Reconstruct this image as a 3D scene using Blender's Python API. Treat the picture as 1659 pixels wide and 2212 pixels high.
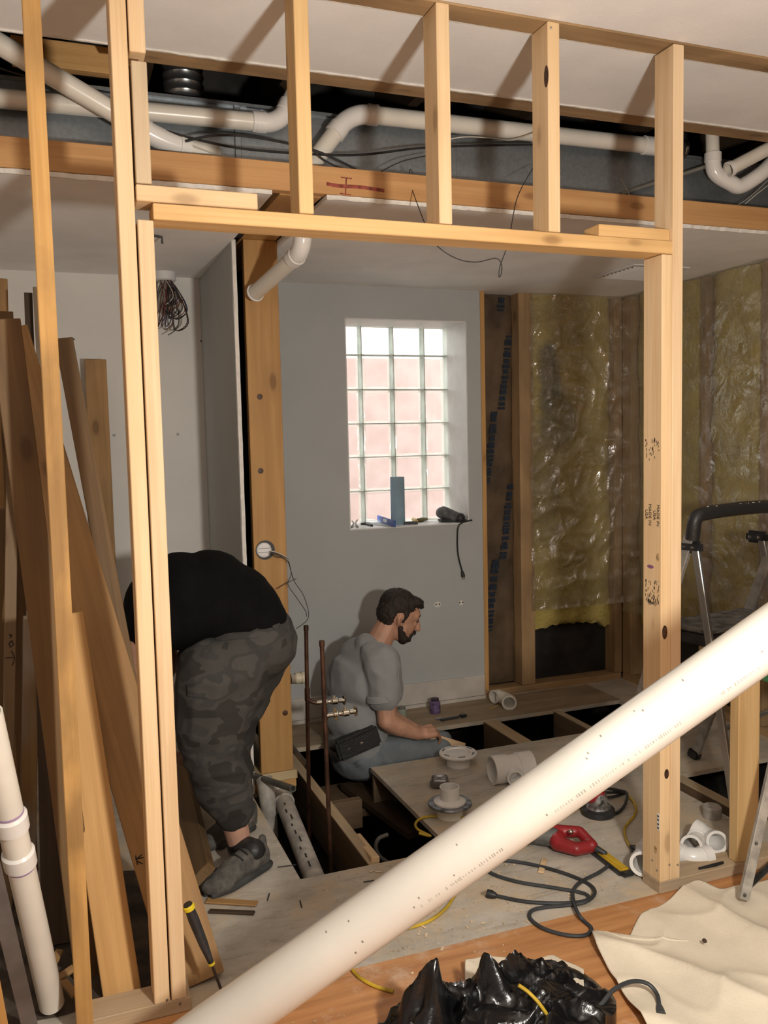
import bpy, bmesh, math, random
from mathutils import Vector, Matrix, noise
sc = bpy.context.scene
for _o in list(bpy.data.objects): bpy.data.objects.remove(_o, do_unlink=True)
C = sc.collection
random.seed(7)
R_ = math.radians
# ------------------------------------------------------------------ camera
FPX, YAW, PIT, ROL = 1877.6, 0.360637, 0.0805032, 0.0224359
EYE = Vector((0, 0, 1.45))
_F = Vector((math.sin(YAW)*math.cos(PIT), math.cos(YAW)*math.cos(PIT), -math.sin(PIT)))
_R = Vector((math.cos(YAW), -math.sin(YAW), 0)); _D = _F.cross(_R)
_R2 = math.cos(ROL)*_R + math.sin(ROL)*_D; _D2 = -math.sin(ROL)*_R + math.cos(ROL)*_D
cd = bpy.data.cameras.new('camera'); cam = bpy.data.objects.new('camera', cd); C.objects.link(cam)
cd.sensor_fit = 'HORIZONTAL'; cd.sensor_width = 36; cd.lens = FPX/1659*36; cd.clip_start = .05; cd.clip_end = 60
m = Matrix.Identity(4)
for i in range(3):
    m[i][0] = _R2[i]; m[i][1] = -_D2[i]; m[i][2] = -_F[i]; m[i][3] = EYE[i]
cam.matrix_world = m; sc.camera = cam
# ------------------------------------------------------------------ world, lamps, exposure
w = bpy.data.worlds.new('world'); sc.world = w; w.use_nodes = True
bg = w.node_tree.nodes['Background']; bg.inputs[0].default_value = (1, .99, .985, 1); bg.inputs[1].default_value = 3.3
ld = bpy.data.lights.new('work_lamp', 'POINT'); ld.energy = 149; ld.color = (1, .945, .85); ld.shadow_soft_size = .055
lo = bpy.data.objects.new('work_lamp', ld); C.objects.link(lo); lo.location = (.84, .32, 1.40)
sc.view_settings.view_transform = 'Standard'; sc.view_settings.look = 'None'
sc.view_settings.gamma = 1; sc.view_settings.use_curve_mapping = False; sc.view_settings.exposure = 0.0
try:
    sc.cycles.use_denoising = True; sc.cycles.sample_clamp_indirect = 4; sc.cycles.max_bounces = 6; sc.cycles.transparent_max_bounces = 12
except Exception: pass

# ------------------------------------------------------------------ measuring: a picture point at a known plane
def ray(x, y): return (x-829.5)/FPX*_R2 + (y-1106)/FPX*_D2 + _F
def PZ(x, y, z=0.0):
    d = ray(x, y); return EYE + d*((z-EYE.z)/d.z)
def PY(x, y, Y):
    d = ray(x, y); return EYE + d*(Y/d.y)
def PX(x, y, X):
    d = ray(x, y); return EYE + d*(X/d.x)
def PW(x, y, wd): return EYE + ray(x, y)*wd
def dep(p): return (Vector(p)-EYE).dot(_F)
V = lambda *a: Vector(a)

# ------------------------------------------------------------------ materials
MATS = {}
def _new(name):
    mt = bpy.data.materials.new(name); mt.use_nodes = True; nt = mt.node_tree
    return mt, nt, nt.nodes, nt.links, nt.nodes['Principled BSDF']
def mat(name, col, rough=.6, metal=0, var=.12, scale=12, bump=0, bscale=60, spec=.5, col2=None, detail=4, stretch=None, coat=0, sheen=0, sss=0):
    if name in MATS: return MATS[name]
    mt, nt, N, L, b = _new(name)
    b.inputs['Roughness'].default_value = rough; b.inputs['Metallic'].default_value = metal
    b.inputs['Specular IOR Level'].default_value = spec; b.inputs['Coat Weight'].default_value = coat
    b.inputs['Sheen Weight'].default_value = sheen
    if sss: b.inputs['Subsurface Weight'].default_value = sss; b.inputs['Subsurface Radius'].default_value = (.012, .005, .003); b.inputs['Subsurface Scale'].default_value = 1
    tc = N.new('ShaderNodeTexCoord'); vec = tc.outputs['Object']
    if stretch:
        mp = N.new('ShaderNodeMapping'); mp.inputs['Scale'].default_value = stretch; L.new(vec, mp.inputs[0]); vec = mp.outputs[0]
    n = N.new('ShaderNodeTexNoise'); n.inputs['Scale'].default_value = scale; n.inputs['Detail'].default_value = detail; L.new(vec, n.inputs['Vector'])
    r = N.new('ShaderNodeValToRGB'); L.new(n.outputs['Fac'], r.inputs[0])
    c2 = col2 or tuple(max(0, c*(1-var*2)) for c in col)
    c1 = col if col2 else tuple(min(1, c*(1+var)) for c in col)
    r.color_ramp.elements[0].position = .35; r.color_ramp.elements[0].color = (*c2, 1)
    r.color_ramp.elements[1].position = .65; r.color_ramp.elements[1].color = (*c1, 1)
    L.new(r.outputs[0], b.inputs['Base Color'])
    if bump:
        n2 = N.new('ShaderNodeTexNoise'); n2.inputs['Scale'].default_value = bscale; n2.inputs['Detail'].default_value = 5; L.new(vec, n2.inputs['Vector'])
        bm_ = N.new('ShaderNodeBump'); bm_.inputs['Strength'].default_value = bump; bm_.inputs['Distance'].default_value = .01
        L.new(n2.outputs['Fac'], bm_.inputs['Height']); L.new(bm_.outputs[0], b.inputs['Normal'])
    MATS[name] = mt; return mt
def wood(name, light, dark, knot=.55, rough=.62, grime=0.0, grimecol=(.12, .09, .06), bumpy=.15):
    if name in MATS: return MATS[name]
    mt, nt, N, L, b = _new(name); b.inputs['Roughness'].default_value = rough; b.inputs['Specular IOR Level'].default_value = .3
    tc = N.new('ShaderNodeTexCoord'); oi = N.new('ShaderNodeObjectInfo')
    mu = N.new('ShaderNodeMath'); mu.operation = 'MULTIPLY'; mu.inputs[1].default_value = 41; L.new(oi.outputs['Random'], mu.inputs[0])
    ad = N.new('ShaderNodeVectorMath'); ad.operation = 'ADD'; L.new(tc.outputs['Object'], ad.inputs[0]); L.new(mu.outputs[0], ad.inputs[1])
    def noi(scale, st, det=3, dist=0):
        mp = N.new('ShaderNodeMapping'); mp.inputs['Scale'].default_value = st; L.new(ad.outputs[0], mp.inputs[0])
        n = N.new('ShaderNodeTexNoise'); n.inputs['Scale'].default_value = scale; n.inputs['Detail'].default_value = det; n.inputs['Distortion'].default_value = dist
        L.new(mp.outputs[0], n.inputs['Vector']); return n.outputs['Fac']
    def mix(a, bcol, fac, mode='MIX'):
        x = N.new('ShaderNodeMix'); x.data_type = 'RGBA'; x.blend_type = mode
        for s, v in ((x.inputs[6], a), (x.inputs[7], bcol), (x.inputs[0], fac)):
            if hasattr(v, 'is_linked'): L.new(v, s)
            else: s.default_value = v if isinstance(v, float) else (*v, 1)
        return x.outputs[2]
    def ramp(src, p0, p1, v0=0., v1=1.):
        r = N.new('ShaderNodeMapRange'); r.inputs[1].default_value = p0; r.inputs[2].default_value = p1; r.inputs[3].default_value = v0; r.inputs[4].default_value = v1
        L.new(src, r.inputs[0]); return r.outputs[0]
    g1 = ramp(noi(30, (1, 1, .05), 3, .8), .34, .66)
    colr = mix(dark, light, g1)
    g2 = ramp(noi(170, (1, 1, .012), 2), .45, .75, 0., .22)
    colr = mix(colr, tuple(c*.55 for c in dark), g2)
    g4 = ramp(noi(1.6, (1, 1, 1), 2), .35, .7, 0., .35)
    colr = mix(colr, tuple(min(1, c*1.12) for c in light), g4)
    mp = N.new('ShaderNodeMapping'); mp.inputs['Scale'].default_value = (7, 7, 3.0); L.new(ad.outputs[0], mp.inputs[0])
    vo = N.new('ShaderNodeTexVoronoi'); vo.inputs['Scale'].default_value = 1; L.new(mp.outputs[0], vo.inputs['Vector'])
    k2 = ramp(vo.outputs['Distance'], .30, .10, 0., knot*.55); colr = mix(colr, tuple(c*.72 for c in dark), k2)
    k = ramp(vo.outputs['Distance'], .13, .07, 0., knot); colr = mix(colr, (dark[0]*.35, dark[1]*.28, dark[2]*.25), k)
    if grime:
        gm = ramp(noi(5, (1, 1, .5), 5, .4), .42, .62, 0., grime); colr = mix(colr, grimecol, gm)
    L.new(colr, b.inputs['Base Color'])
    bp = N.new('ShaderNodeBump'); bp.inputs['Strength'].default_value = bumpy; bp.inputs['Distance'].default_value = .004
    L.new(noi(120, (1, 1, .03), 3), bp.inputs['Height']); L.new(bp.outputs[0], b.inputs['Normal'])
    MATS[name] = mt; return mt
PINE = wood('fresh_pine', (.80, .585, .355), (.71, .49, .265), .45)
PINE2 = wood('fresh_pine_pale', (.78, .58, .365), (.66, .455, .255), .5)
ORANGE = wood('aged_orange_pine', (0.66, 0.38, 0.132), (0.5, 0.266, 0.0792), .5)
ORANGE2 = wood('amber_pine', (0.62, 0.361, 0.141), (0.5, 0.275, 0.0968), .65)
TAN = wood('tan_lumber', (0.42, 0.242, 0.0968), (0.31, 0.171, 0.066), .6, grime=.25)
BROWN = wood('brown_lumber', (0.2, 0.119, 0.0528), (0.14, 0.0808, 0.0352), .6, grime=.3)
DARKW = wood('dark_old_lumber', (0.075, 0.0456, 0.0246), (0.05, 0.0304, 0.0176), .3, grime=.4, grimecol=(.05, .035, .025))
GREYW = wood('grey_old_lumber', (0.26, 0.199, 0.132), (0.18, 0.133, 0.088), .4, grime=.3)
STUDB = wood('weathered_stud', (0.46, 0.304, 0.158), (0.36, 0.228, 0.114), .6, grime=.4, grimecol=(.13, .085, .05))
PLASTERY = wood('plaster_stained_lath', (0.4, 0.257, 0.114), (0.26, 0.152, 0.0704), .5, grime=.75, grimecol=(.40, .36, .31))
WORN = wood('worn_orange_pine', (0.66, 0.38, 0.132), (0.5, 0.275, 0.088), .5, grime=.5, grimecol=(.10, .06, .03))
WALLP = mat('grey_wall_paint', (.46, .475, .475), .75, var=.02, scale=3, bump=.05, bscale=220)
WALLL = mat('warm_grey_wall_paint', (.76, .74, .70), .75, var=.02, scale=3, bump=.05, bscale=220)
WALLD = mat('bounce_cutting_wall_paint', (.36, .345, .325), .75, var=.02, scale=3)  # darker tone invented for the unseen walls, to cut bounced light
CEIL = mat('white_ceiling_paint', (.90, .89, .885), .8, var=.03, scale=4, bump=.08, bscale=120)
WHITE = mat('white_trim_paint', (.74, .73, .72), .45, var=.03)
BASEB = mat('scuffed_baseboard_paint', (.58, .54, .49), .6, var=.06, scale=9)
GYP = mat('raw_gypsum_edge', (.76, .73, .68), .9, var=.05, scale=40, bump=.2, bscale=90)
PVC = mat('white_pvc', (.76, .72, .64), .28, var=.035, scale=7, spec=.5)
PVCG = mat('bright_white_pvc', (.78, .76, .73), .22, var=.02, scale=7)
PVCD = mat('dusty_grey_pvc', (.42, .39, .35), .5, var=.18, scale=14)
GALV = mat('galvanised_sheet', (.30, .325, .345), .42, .75, var=.05, scale=70, bump=.03, bscale=12, detail=3)
ALU = mat('brushed_aluminium', (.62, .62, .61), .33, .9, var=.08, scale=60, stretch=(1, 1, .1))
ALUD = mat('dusty_aluminium', (.46, .44, .40), .55, .5, var=.15, scale=25)
CHROME = mat('chrome', (.72, .70, .62), .22, 1, var=.1, scale=40)
COPPER = mat('tarnished_copper', (.095, .045, .027), .5, .5, var=.25, scale=18)
BLACK = mat('black_rubber', (.018, .018, .019), .5, var=.2)
BLACKP = mat('black_plastic', (.028, .028, .03), .38, var=.25, scale=25)
SUBFL, nt_, N_, L_, b_ = _new('dusty_plywood'); b_.inputs['Roughness'].default_value = .88; b_.inputs['Specular IOR Level'].default_value = .2
tc = N_.new('ShaderNodeTexCoord')
def _fn(scale, st=(1, 1, 1), det=8, rough=.6, dist=0):
    mp = N_.new('ShaderNodeMapping'); mp.inputs['Scale'].default_value = st; L_.new(tc.outputs['Object'], mp.inputs[0]); n = N_.new('ShaderNodeTexNoise')
    n.inputs['Scale'].default_value = scale; n.inputs['Detail'].default_value = det; n.inputs['Roughness'].default_value = rough; n.inputs['Distortion'].default_value = dist; L_.new(mp.outputs[0], n.inputs[0]); return n.outputs[0]
def _fr(src, a, b, c=0., d=1.):
    r = N_.new('ShaderNodeMapRange'); r.inputs[1].default_value = a; r.inputs[2].default_value = b; r.inputs[3].default_value = c; r.inputs[4].default_value = d; L_.new(src, r.inputs[0]); return r.outputs[0]
def _fm(a, b, f):
    x = N_.new('ShaderNodeMix'); x.data_type = 'RGBA'
    for sck, v in ((x.inputs[6], a), (x.inputs[7], b)):
        if isinstance(v, tuple): sck.default_value = (*v, 1)
        else: L_.new(v, sck)
    L_.new(f, x.inputs[0]); return x.outputs[2]
c_ = _fm((.39, .35, .295), (.56, .51, .44), _fr(_fn(4, (1, 1.6, 1), 9, .68), .36, .64))
c_ = _fm(c_, (.25, .215, .17), _fr(_fn(9, (.5, 2.2, 1), 7, .7, .5), .54, .72, 0., .8))
c_ = _fm(c_, (.60, .445, .27), _fr(_fn(2.6, (1, 1, 1), 10, .75), .47, .62, 0., .7))
c_ = _fm(c_, (.70, .65, .57), _fr(_fn(60, (1, 1, 1), 3, .5), .64, .72, 0., .5))
L_.new(c_, b_.inputs['Base Color']); bp = N_.new('ShaderNodeBump'); bp.inputs['Strength'].default_value = .3; bp.inputs['Distance'].default_value = .006; L_.new(_fn(45), bp.inputs['Height']); L_.new(bp.outputs[0], b_.inputs['Normal'])
LEDGE = mat('worn_board_floor', (.36, .28, .19), .85, scale=6, col2=(.24, .18, .12), bump=.25, bscale=40, detail=9, stretch=(.4, 2, 2))
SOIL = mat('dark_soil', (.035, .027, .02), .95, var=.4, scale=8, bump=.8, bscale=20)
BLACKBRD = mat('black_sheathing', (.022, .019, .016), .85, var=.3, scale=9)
YELLOWC = mat('yellow_cord', (.55, .37, .03), .5, var=.15)
GREYC = mat('charcoal_cord', (.035, .038, .042), .55, var=.2)

# ------------------------------------------------------------------ objects
def tag(o, label=None, cat=None, group=None, kind=None):
    if label: o['label'] = label
    if cat: o['category'] = cat
    if group: o['group'] = group
    if kind: o['kind'] = kind
    return o
def thing(name, loc, label, cat, group=None):
    o = bpy.data.objects.new(name, None); C.objects.link(o); o.location = loc; o.empty_display_size = .05
    return tag(o, label, cat, group)
def par(o, p):
    if p is not None:
        o.parent = p
        pm = Matrix.Translation(p.location) if p.type == 'EMPTY' else p.matrix_basis
        if p.parent is not None:
            pm = p.parent.matrix_basis @ p.matrix_parent_inverse @ p.matrix_basis
        o.matrix_parent_inverse = pm.inverted()
    return o
def obj(name, bm, mt, parent=None, smooth=35, mtx=None, recalc=True):
    me = bpy.data.meshes.new(name)
    if recalc: bmesh.ops.recalc_face_normals(bm, faces=bm.faces)
    bm.to_mesh(me); bm.free()
    if smooth:
        for p in me.polygons: p.use_smooth = True
        me.set_sharp_from_angle(angle=R_(smooth))
    o = bpy.data.objects.new(name, me); C.objects.link(o)
    for x in (mt if isinstance(mt, (list, tuple)) else [mt]): me.materials.append(x)
    if mtx is not None: o.matrix_basis = mtx
    return par(o, parent)
def struct(o): o['kind'] = 'structure'; return o
def B(): return bmesh.new()
def box(bm, lo, hi, bev=0):
    lo = Vector(lo); hi = Vector(hi); c = (lo+hi)/2; s = hi-lo
    r = bmesh.ops.create_cube(bm, size=1, matrix=Matrix.Translation(c) @ Matrix.Diagonal((*s, 1)))
    if bev: bmesh.ops.bevel(bm, geom=list({e for v in r['verts'] for e in v.link_edges}), offset=bev, segments=1, affect='EDGES')
    return bm
def obox(bm, c, x, y, z, sx, sy, sz, bev=0):
    M = Matrix((x, y, z)).transposed().to_4x4(); M.translation = c
    r = bmesh.ops.create_cube(bm, size=1, matrix=M @ Matrix.Diagonal((sx, sy, sz, 1)))
    if bev: bmesh.ops.bevel(bm, geom=list({e for v in r['verts'] for e in v.link_edges}), offset=bev, segments=2, affect='EDGES')
    return bm
def frame(z, ref=None):
    z = Vector(z).normalized(); ref = Vector(ref) if ref is not None else (V(0, 0, 1) if abs(z.z) < .9 else V(1, 0, 0))
    x = (ref - z*ref.dot(z)).normalized(); return x, z.cross(x), z
def board(name, a, b, width, thick, mt, parent=None, wdir=None, bev=.002, segs=1, rough=0):
    a = Vector(a); b = Vector(b); x, y, z = frame(b-a, wdir if wdir is not None else V(1, 0, 0))
    bm = B(); Ln = (b-a).length
    r = bmesh.ops.create_cube(bm, size=1, matrix=Matrix.Diagonal((width, thick, Ln, 1)))
    bmesh.ops.bevel(bm, geom=list(bm.edges), offset=bev, segments=1, affect='EDGES')
    M = Matrix((x, y, z)).transposed().to_4x4(); M.translation = (a+b)/2
    return obj(name, bm, mt, parent, mtx=M)
def bbox_board(name, lo, hi, mt, parent=None):
    lo = Vector(lo); hi = Vector(hi); d = hi-lo; k = max(range(3), key=lambda i: d[i]); c = (lo+hi)/2
    a = c.copy(); b = c.copy(); a[k] = lo[k]; b[k] = hi[k]
    ax = [i for i in range(3) if i != k]; wd = V(0, 0, 0); wd[ax[0]] = 1
    return board(name, a, b, d[ax[0]], d[ax[1]], mt, parent, wd)
def spl(pts, n=8):
    P = [Vector(p) for p in pts]; out = []
    for i in range(len(P)-1):
        p0 = P[max(i-1, 0)]; p1 = P[i]; p2 = P[i+1]; p3 = P[min(i+2, len(P)-1)]
        for k in range(n):
            t = k/n; out.append(.5*((2*p1)+(p2-p0)*t+(2*p0-5*p1+4*p2-p3)*t*t+(3*p1-p0-3*p2+p3)*t**3))
    return out+[P[-1]]
def tube(bm, pts, r, seg=10, cap=True):
    pts = [Vector(p) for p in pts]; n = len(pts); rs = r if isinstance(r, (list, tuple)) else [r]*n
    rings = []; x = None
    for i, p in enumerate(pts):
        t = (pts[min(i+1, n-1)]-pts[max(i-1, 0)]).normalized()
        if x is None: x = frame(t)[0]
        else:
            x = x-t*x.dot(t); x = x.normalized() if x.length > 1e-6 else frame(t)[0]
        y = t.cross(x)
        rings.append([bm.verts.new(p+rs[i]*(math.cos(2*math.pi*k/seg)*x+math.sin(2*math.pi*k/seg)*y)) for k in range(seg)])
    for a, b in zip(rings, rings[1:]):
        for k in range(seg): bm.faces.new((a[k], a[(k+1) % seg], b[(k+1) % seg], b[k]))
    if cap: bm.faces.new(rings[0][::-1]); bm.faces.new(rings[-1])
    return bm
def lathe(bm, o, axis, prof, seg=24, ref=None):
    o = Vector(o); x, y, z = frame(axis, ref); rings = []
    for r, h in prof:
        if r < 1e-5: rings.append([bm.verts.new(o+z*h)])
        else: rings.append([bm.verts.new(o+z*h+r*(math.cos(2*math.pi*k/seg)*x+math.sin(2*math.pi*k/seg)*y)) for k in range(seg)])
    for a, b in zip(rings, rings[1:]):
        for k in range(seg):
            q = [a[k % len(a)], a[(k+1) % len(a)], b[(k+1) % len(b)], b[k % len(b)]]; u = []
            for v in q:
                if v not in u: u.append(v)
            if len(u) > 2: bm.faces.new(u)
    return bm
def hollow(bm, a, b, ro, ri, seg=24):
    a = Vector(a); L = (Vector(b)-a).length
    return lathe(bm, a, Vector(b)-a, [(ri, 0), (ro, 0), (ro, L), (ri, L), (ri, 0)], seg)
def bendpipe(bm, pts, ro, ri, seg=18):
    """open-ended hollow tube along a path"""
    pts = [Vector(p) for p in pts]; n = len(pts); x = None; R0 = []; R1 = []
    for i, p in enumerate(pts):
        t = (pts[min(i+1, n-1)]-pts[max(i-1, 0)]).normalized()
        if x is None: x = frame(t)[0]
        else: x = (x-t*x.dot(t)).normalized()
        y = t.cross(x); c = [math.cos(2*math.pi*k/seg)*x+math.sin(2*math.pi*k/seg)*y for k in range(seg)]
        R0.append([bm.verts.new(p+ro*u) for u in c]); R1.append([bm.verts.new(p+ri*u) for u in c])
    for S, fl in ((R0, 0), (R1, 1)):
        for a, b in zip(S, S[1:]):
            for k in range(seg):
                q = (a[k], a[(k+1) % seg], b[(k+1) % seg], b[k]); bm.faces.new(q[::-1] if fl else q)
    for a, b in ((R0[0], R1[0]), (R1[-1], R0[-1])):
        for k in range(seg): bm.faces.new((a[k], b[k], b[(k+1) % seg], a[(k+1) % seg]))
    return bm
def arc(c, u, v, r, a0, a1, n=10):
    c = Vector(c); u = Vector(u).normalized(); v = Vector(v).normalized()
    return [c+r*(math.cos(a0+(a1-a0)*i/n)*u+math.sin(a0+(a1-a0)*i/n)*v) for i in range(n+1)]
def corner(p, a, b, r, n=8):
    """rounded path from towards a, round p, towards b"""
    p = Vector(p); u = (Vector(a)-p).normalized(); v = (Vector(b)-p).normalized(); s = p+u*r; e = p+v*r
    return [s*(1-t)**2+p*2*t*(1-t)+e*t*t for t in [i/n for i in range(n+1)]]
def cap(p0, r0, p1, r1): return ('c', Vector(p0), r0, Vector(p1), r1)
def ell(c, r, M=None): return ('e', Vector(c), Vector(r), M or Matrix.Identity(3))
def blob(name, prims, mt, parent, vox=.008, sm=4, disp=None, dec=None):
    """one continuous surface grown over tapered limbs and ellipsoids"""
    bm = B()
    for q in prims:
        if q[0] == 'c':
            _, a, ra, b, rb = q; t = B()
            bmesh.ops.create_icosphere(t, subdivisions=2, radius=ra, matrix=Matrix.Translation(a))
            bmesh.ops.create_icosphere(t, subdivisions=2, radius=rb, matrix=Matrix.Translation(b))
            r = bmesh.ops.convex_hull(t, input=list(t.verts))
            bmesh.ops.delete(t, geom=[g for g in r['geom_interior'] if isinstance(g, bmesh.types.BMVert)], context='VERTS')
        else:
            _, c, rr, M = q; t = B(); X = M.to_4x4(); X.translation = c
            bmesh.ops.create_icosphere(t, subdivisions=3, radius=1, matrix=X @ Matrix.Diagonal((*rr, 1)))
        tm = bpy.data.meshes.new('t'); bmesh.ops.recalc_face_normals(t, faces=t.faces); t.to_mesh(tm); t.free(); bm.from_mesh(tm); bpy.data.meshes.remove(tm)
    me = bpy.data.meshes.new('t'); bm.to_mesh(me); bm.free(); o = bpy.data.objects.new('t', me); C.objects.link(o)
    md = o.modifiers.new('r', 'REMESH'); md.mode = 'VOXEL'; md.voxel_size = vox
    if sm: s = o.modifiers.new('s', 'SMOOTH'); s.factor = .5; s.iterations = sm
    dg = bpy.context.evaluated_depsgraph_get(); res = bpy.data.meshes.new_from_object(o.evaluated_get(dg))
    bpy.data.objects.remove(o, do_unlink=True); bpy.data.meshes.remove(me); res.name = name
    if disp:
        nn = [v.normal.copy() for v in res.vertices]
        for v, n_ in zip(res.vertices, nn): v.co += n_*disp(v.co, n_)
    for p in res.polygons: p.use_smooth = True
    r = bpy.data.objects.new(name, res); C.objects.link(r); res.materials.append(mt)
    return par(r, parent)
def nz(p, f, o=0): return noise.noise(Vector(p)*f+V(o, o*1.7, -o))
def wrinkle(amp, f, st=(1, 1, 1), o=0):
    return lambda p, n: amp*(1-2*abs(noise.noise(V(p[0]*st[0], p[1]*st[1], p[2]*st[2])*f+V(o, o, o))))
def text_mesh(body, size, mt, M, name='stamp', parent=None, ext=.0004):
    cu = bpy.data.curves.new('t', 'FONT'); cu.body = body; cu.size = size; cu.extrude = ext; cu.align_x = 'CENTER'; cu.align_y = 'CENTER'
    o = bpy.data.objects.new('t', cu); C.objects.link(o); dg = bpy.context.evaluated_depsgraph_get()
    me = bpy.data.meshes.new_from_object(o.evaluated_get(dg)); bpy.data.objects.remove(o, do_unlink=True); me.name = name
    r = bpy.data.objects.new(name, me); C.objects.link(r); me.materials.clear(); me.materials.append(mt); r.matrix_basis = M
    return par(r, parent)
def axes(c, x, y):
    x = Vector(x).normalized(); y = Vector(y); y = (y-x*x.dot(y)).normalized(); M = Matrix((x, y, x.cross(y))).transposed().to_4x4(); M.translation = c; return M
# ================================================================== the setting
XL, XR, YN, YB = -1.6, 3.225, -2.4, 4.30
ZC, ZS = 2.61, 2.268
def cells(name, xs, ys, skip, z0, z1, mt):
    bm = B()
    for x0, x1 in zip(xs, xs[1:]):
        for y0, y1 in zip(ys, ys[1:]):
            cx_, cy_ = (x0+x1)/2, (y0+y1)/2
            if any(a < cx_ < b and c < cy_ < d for a, b, c, d in skip): continue
            box(bm, (x0, y0, z0), (x1, y1, z1))
    bmesh.ops.remove_doubles(bm, verts=bm.verts, dist=1e-5)
    # drop walls shared by two neighbouring cells
    seen = {}
    for f in bm.faces: seen.setdefault(tuple(sorted(v.index for v in f.verts)), []).append(f)
    bm.verts.index_update(); seen = {}
    for f in bm.faces: seen.setdefault(tuple(sorted(v.index for v in f.verts)), []).append(f)
    bmesh.ops.delete(bm, geom=[f for s in seen.values() if len(s) > 1 for f in s], context='FACES')
    return struct(obj(name, bm, mt, smooth=0))
holes = [(.70, 1.255, 2.725, 3.5), (.89, 1.255, 3.5, 3.945), (1.255, 2.85, 3.57, 3.945), (2.33, 3.1, 2.45, 2.95)]
fl = cells('floor', [XL, .70, .89, 1.255, 2.33, 2.85, 3.1, XR], [2.186, 2.45, 2.725, 2.95, 3.5, 3.57, 3.945, 4.42], holes, -.02, 0, SUBFL)
# laminate of the front room, with its worn surface
LAM, nt_, N_, L_, b_ = _new('worn_orange_laminate'); MATS['lam'] = LAM
tc = N_.new('ShaderNodeTexCoord'); mp = N_.new('ShaderNodeMapping'); mp.inputs['Scale'].default_value = (.5, 6, 1); L_.new(tc.outputs['Object'], mp.inputs[0])
n1 = N_.new('ShaderNodeTexNoise'); n1.inputs['Scale'].default_value = 6; n1.inputs['Detail'].default_value = 6; L_.new(mp.outputs[0], n1.inputs[0])
r1 = N_.new('ShaderNodeValToRGB'); r1.color_ramp.elements[0].color = (.40, .175, .065, 1); r1.color_ramp.elements[1].color = (.56, .27, .105, 1)
r1.color_ramp.elements[0].position = .35; r1.color_ramp.elements[1].position = .65; L_.new(n1.outputs[0], r1.inputs[0])
n2 = N_.new('ShaderNodeTexNoise'); n2.inputs['Scale'].default_value = 3.4; n2.inputs['Detail'].default_value = 9; n2.inputs['Roughness'].default_value = .75; L_.new(tc.outputs['Object'], n2.inputs[0])
r2 = N_.new('ShaderNodeValToRGB'); r2.color_ramp.elements[0].position = .54; r2.color_ramp.elements[1].position = .72; L_.new(n2.outputs[0], r2.inputs[0])
mx = N_.new('ShaderNodeMix'); mx.data_type = 'RGBA'; mx.inputs[7].default_value = (.62, .46, .33, 1); L_.new(r2.outputs[0], mx.inputs[0]); L_.new(r1.outputs[0], mx.inputs[6])
L_.new(mx.outputs[2], b_.inputs['Base Color']); b_.inputs['Roughness'].default_value = .5
bm = B(); box(bm, (XL, YN, -.02), (XR, 2.186, 0)); struct(obj('floor', bm, LAM, smooth=0))
# crawl space under the open floor
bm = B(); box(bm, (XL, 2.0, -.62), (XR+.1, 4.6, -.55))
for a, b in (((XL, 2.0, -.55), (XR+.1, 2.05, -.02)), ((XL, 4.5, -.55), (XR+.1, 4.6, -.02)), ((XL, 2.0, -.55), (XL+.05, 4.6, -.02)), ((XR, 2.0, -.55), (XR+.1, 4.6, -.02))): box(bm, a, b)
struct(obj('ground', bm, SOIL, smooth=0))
# walls round the rooms
bm = B(); box(bm, (XL-.1, YN, -.02), (XL, 4.6, 3.0)); struct(obj('wall_left', bm, WALLD, smooth=0))
bm = B(); box(bm, (XL-.1, YN-.1, -.02), (XR+.1, YN, 3.0)); struct(obj('wall_front', bm, WALLD, smooth=0))
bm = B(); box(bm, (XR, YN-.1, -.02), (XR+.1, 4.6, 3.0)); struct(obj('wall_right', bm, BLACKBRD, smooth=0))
# back wall: painted plasterboard with the window opening, open framing to the right of it
WX0, WX1, WZ0, WZ1 = 1.43, 2.12, .993, 2.088
bm = B()
for a, b in (((.86, YB, 0), (WX0, 4.6, 2.6)), ((WX1, YB, 0), (2.205, 4.6, 2.6)), ((WX0, YB, 0), (WX1, 4.6, WZ0)), ((WX0, YB, WZ1), (WX1, 4.6, 2.6))): box(bm, a, b)
bmesh.ops.remove_doubles(bm, verts=bm.verts, dist=1e-5)
wb = struct(obj('wall_back', bm, WALLP, smooth=0))
bm = B(); box(bm, (XL, YB, -.02), (.73, 4.6, 2.6)); struct(obj('wall_back', bm, WALLL, smooth=0))
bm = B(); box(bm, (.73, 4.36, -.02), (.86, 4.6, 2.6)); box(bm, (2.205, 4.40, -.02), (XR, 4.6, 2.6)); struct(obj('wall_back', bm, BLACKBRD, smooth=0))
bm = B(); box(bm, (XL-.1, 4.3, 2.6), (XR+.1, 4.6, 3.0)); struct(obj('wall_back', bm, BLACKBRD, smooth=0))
# partition seen end-on: one sheet of plasterboard with its torn edge
bm = B(); box(bm, (.697, 3.5, 0), (.716, YB, ZS-.004))
bmesh.ops.subdivide_edges(bm, edges=[e for e in bm.edges if abs(e.verts[0].co.z-e.verts[1].co.z) > 1], cuts=60)
for v in bm.verts:
    if v.co.y < 3.51 and .01 < v.co.z < 2.25: v.co.x += .0012*nz(v.co, 30); v.co.y += .002*nz(v.co, 25, 3)
pt = struct(obj('wall_partition', bm, WALLP, smooth=0))
bm = B(); box(bm, (.6985, 3.4915, .0), (.7135, 3.4985, ZS-.006))
bmesh.ops.subdivide_edges(bm, edges=[e for e in bm.edges if abs(e.verts[0].co.z-e.verts[1].co.z) > 1], cuts=70)
for v in bm.verts: v.co.x += .0016*nz(v.co, 40); v.co.y += .001*nz(v.co, 35, 3)
obj('torn_edge', bm, GYP, pt, smooth=0)
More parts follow.
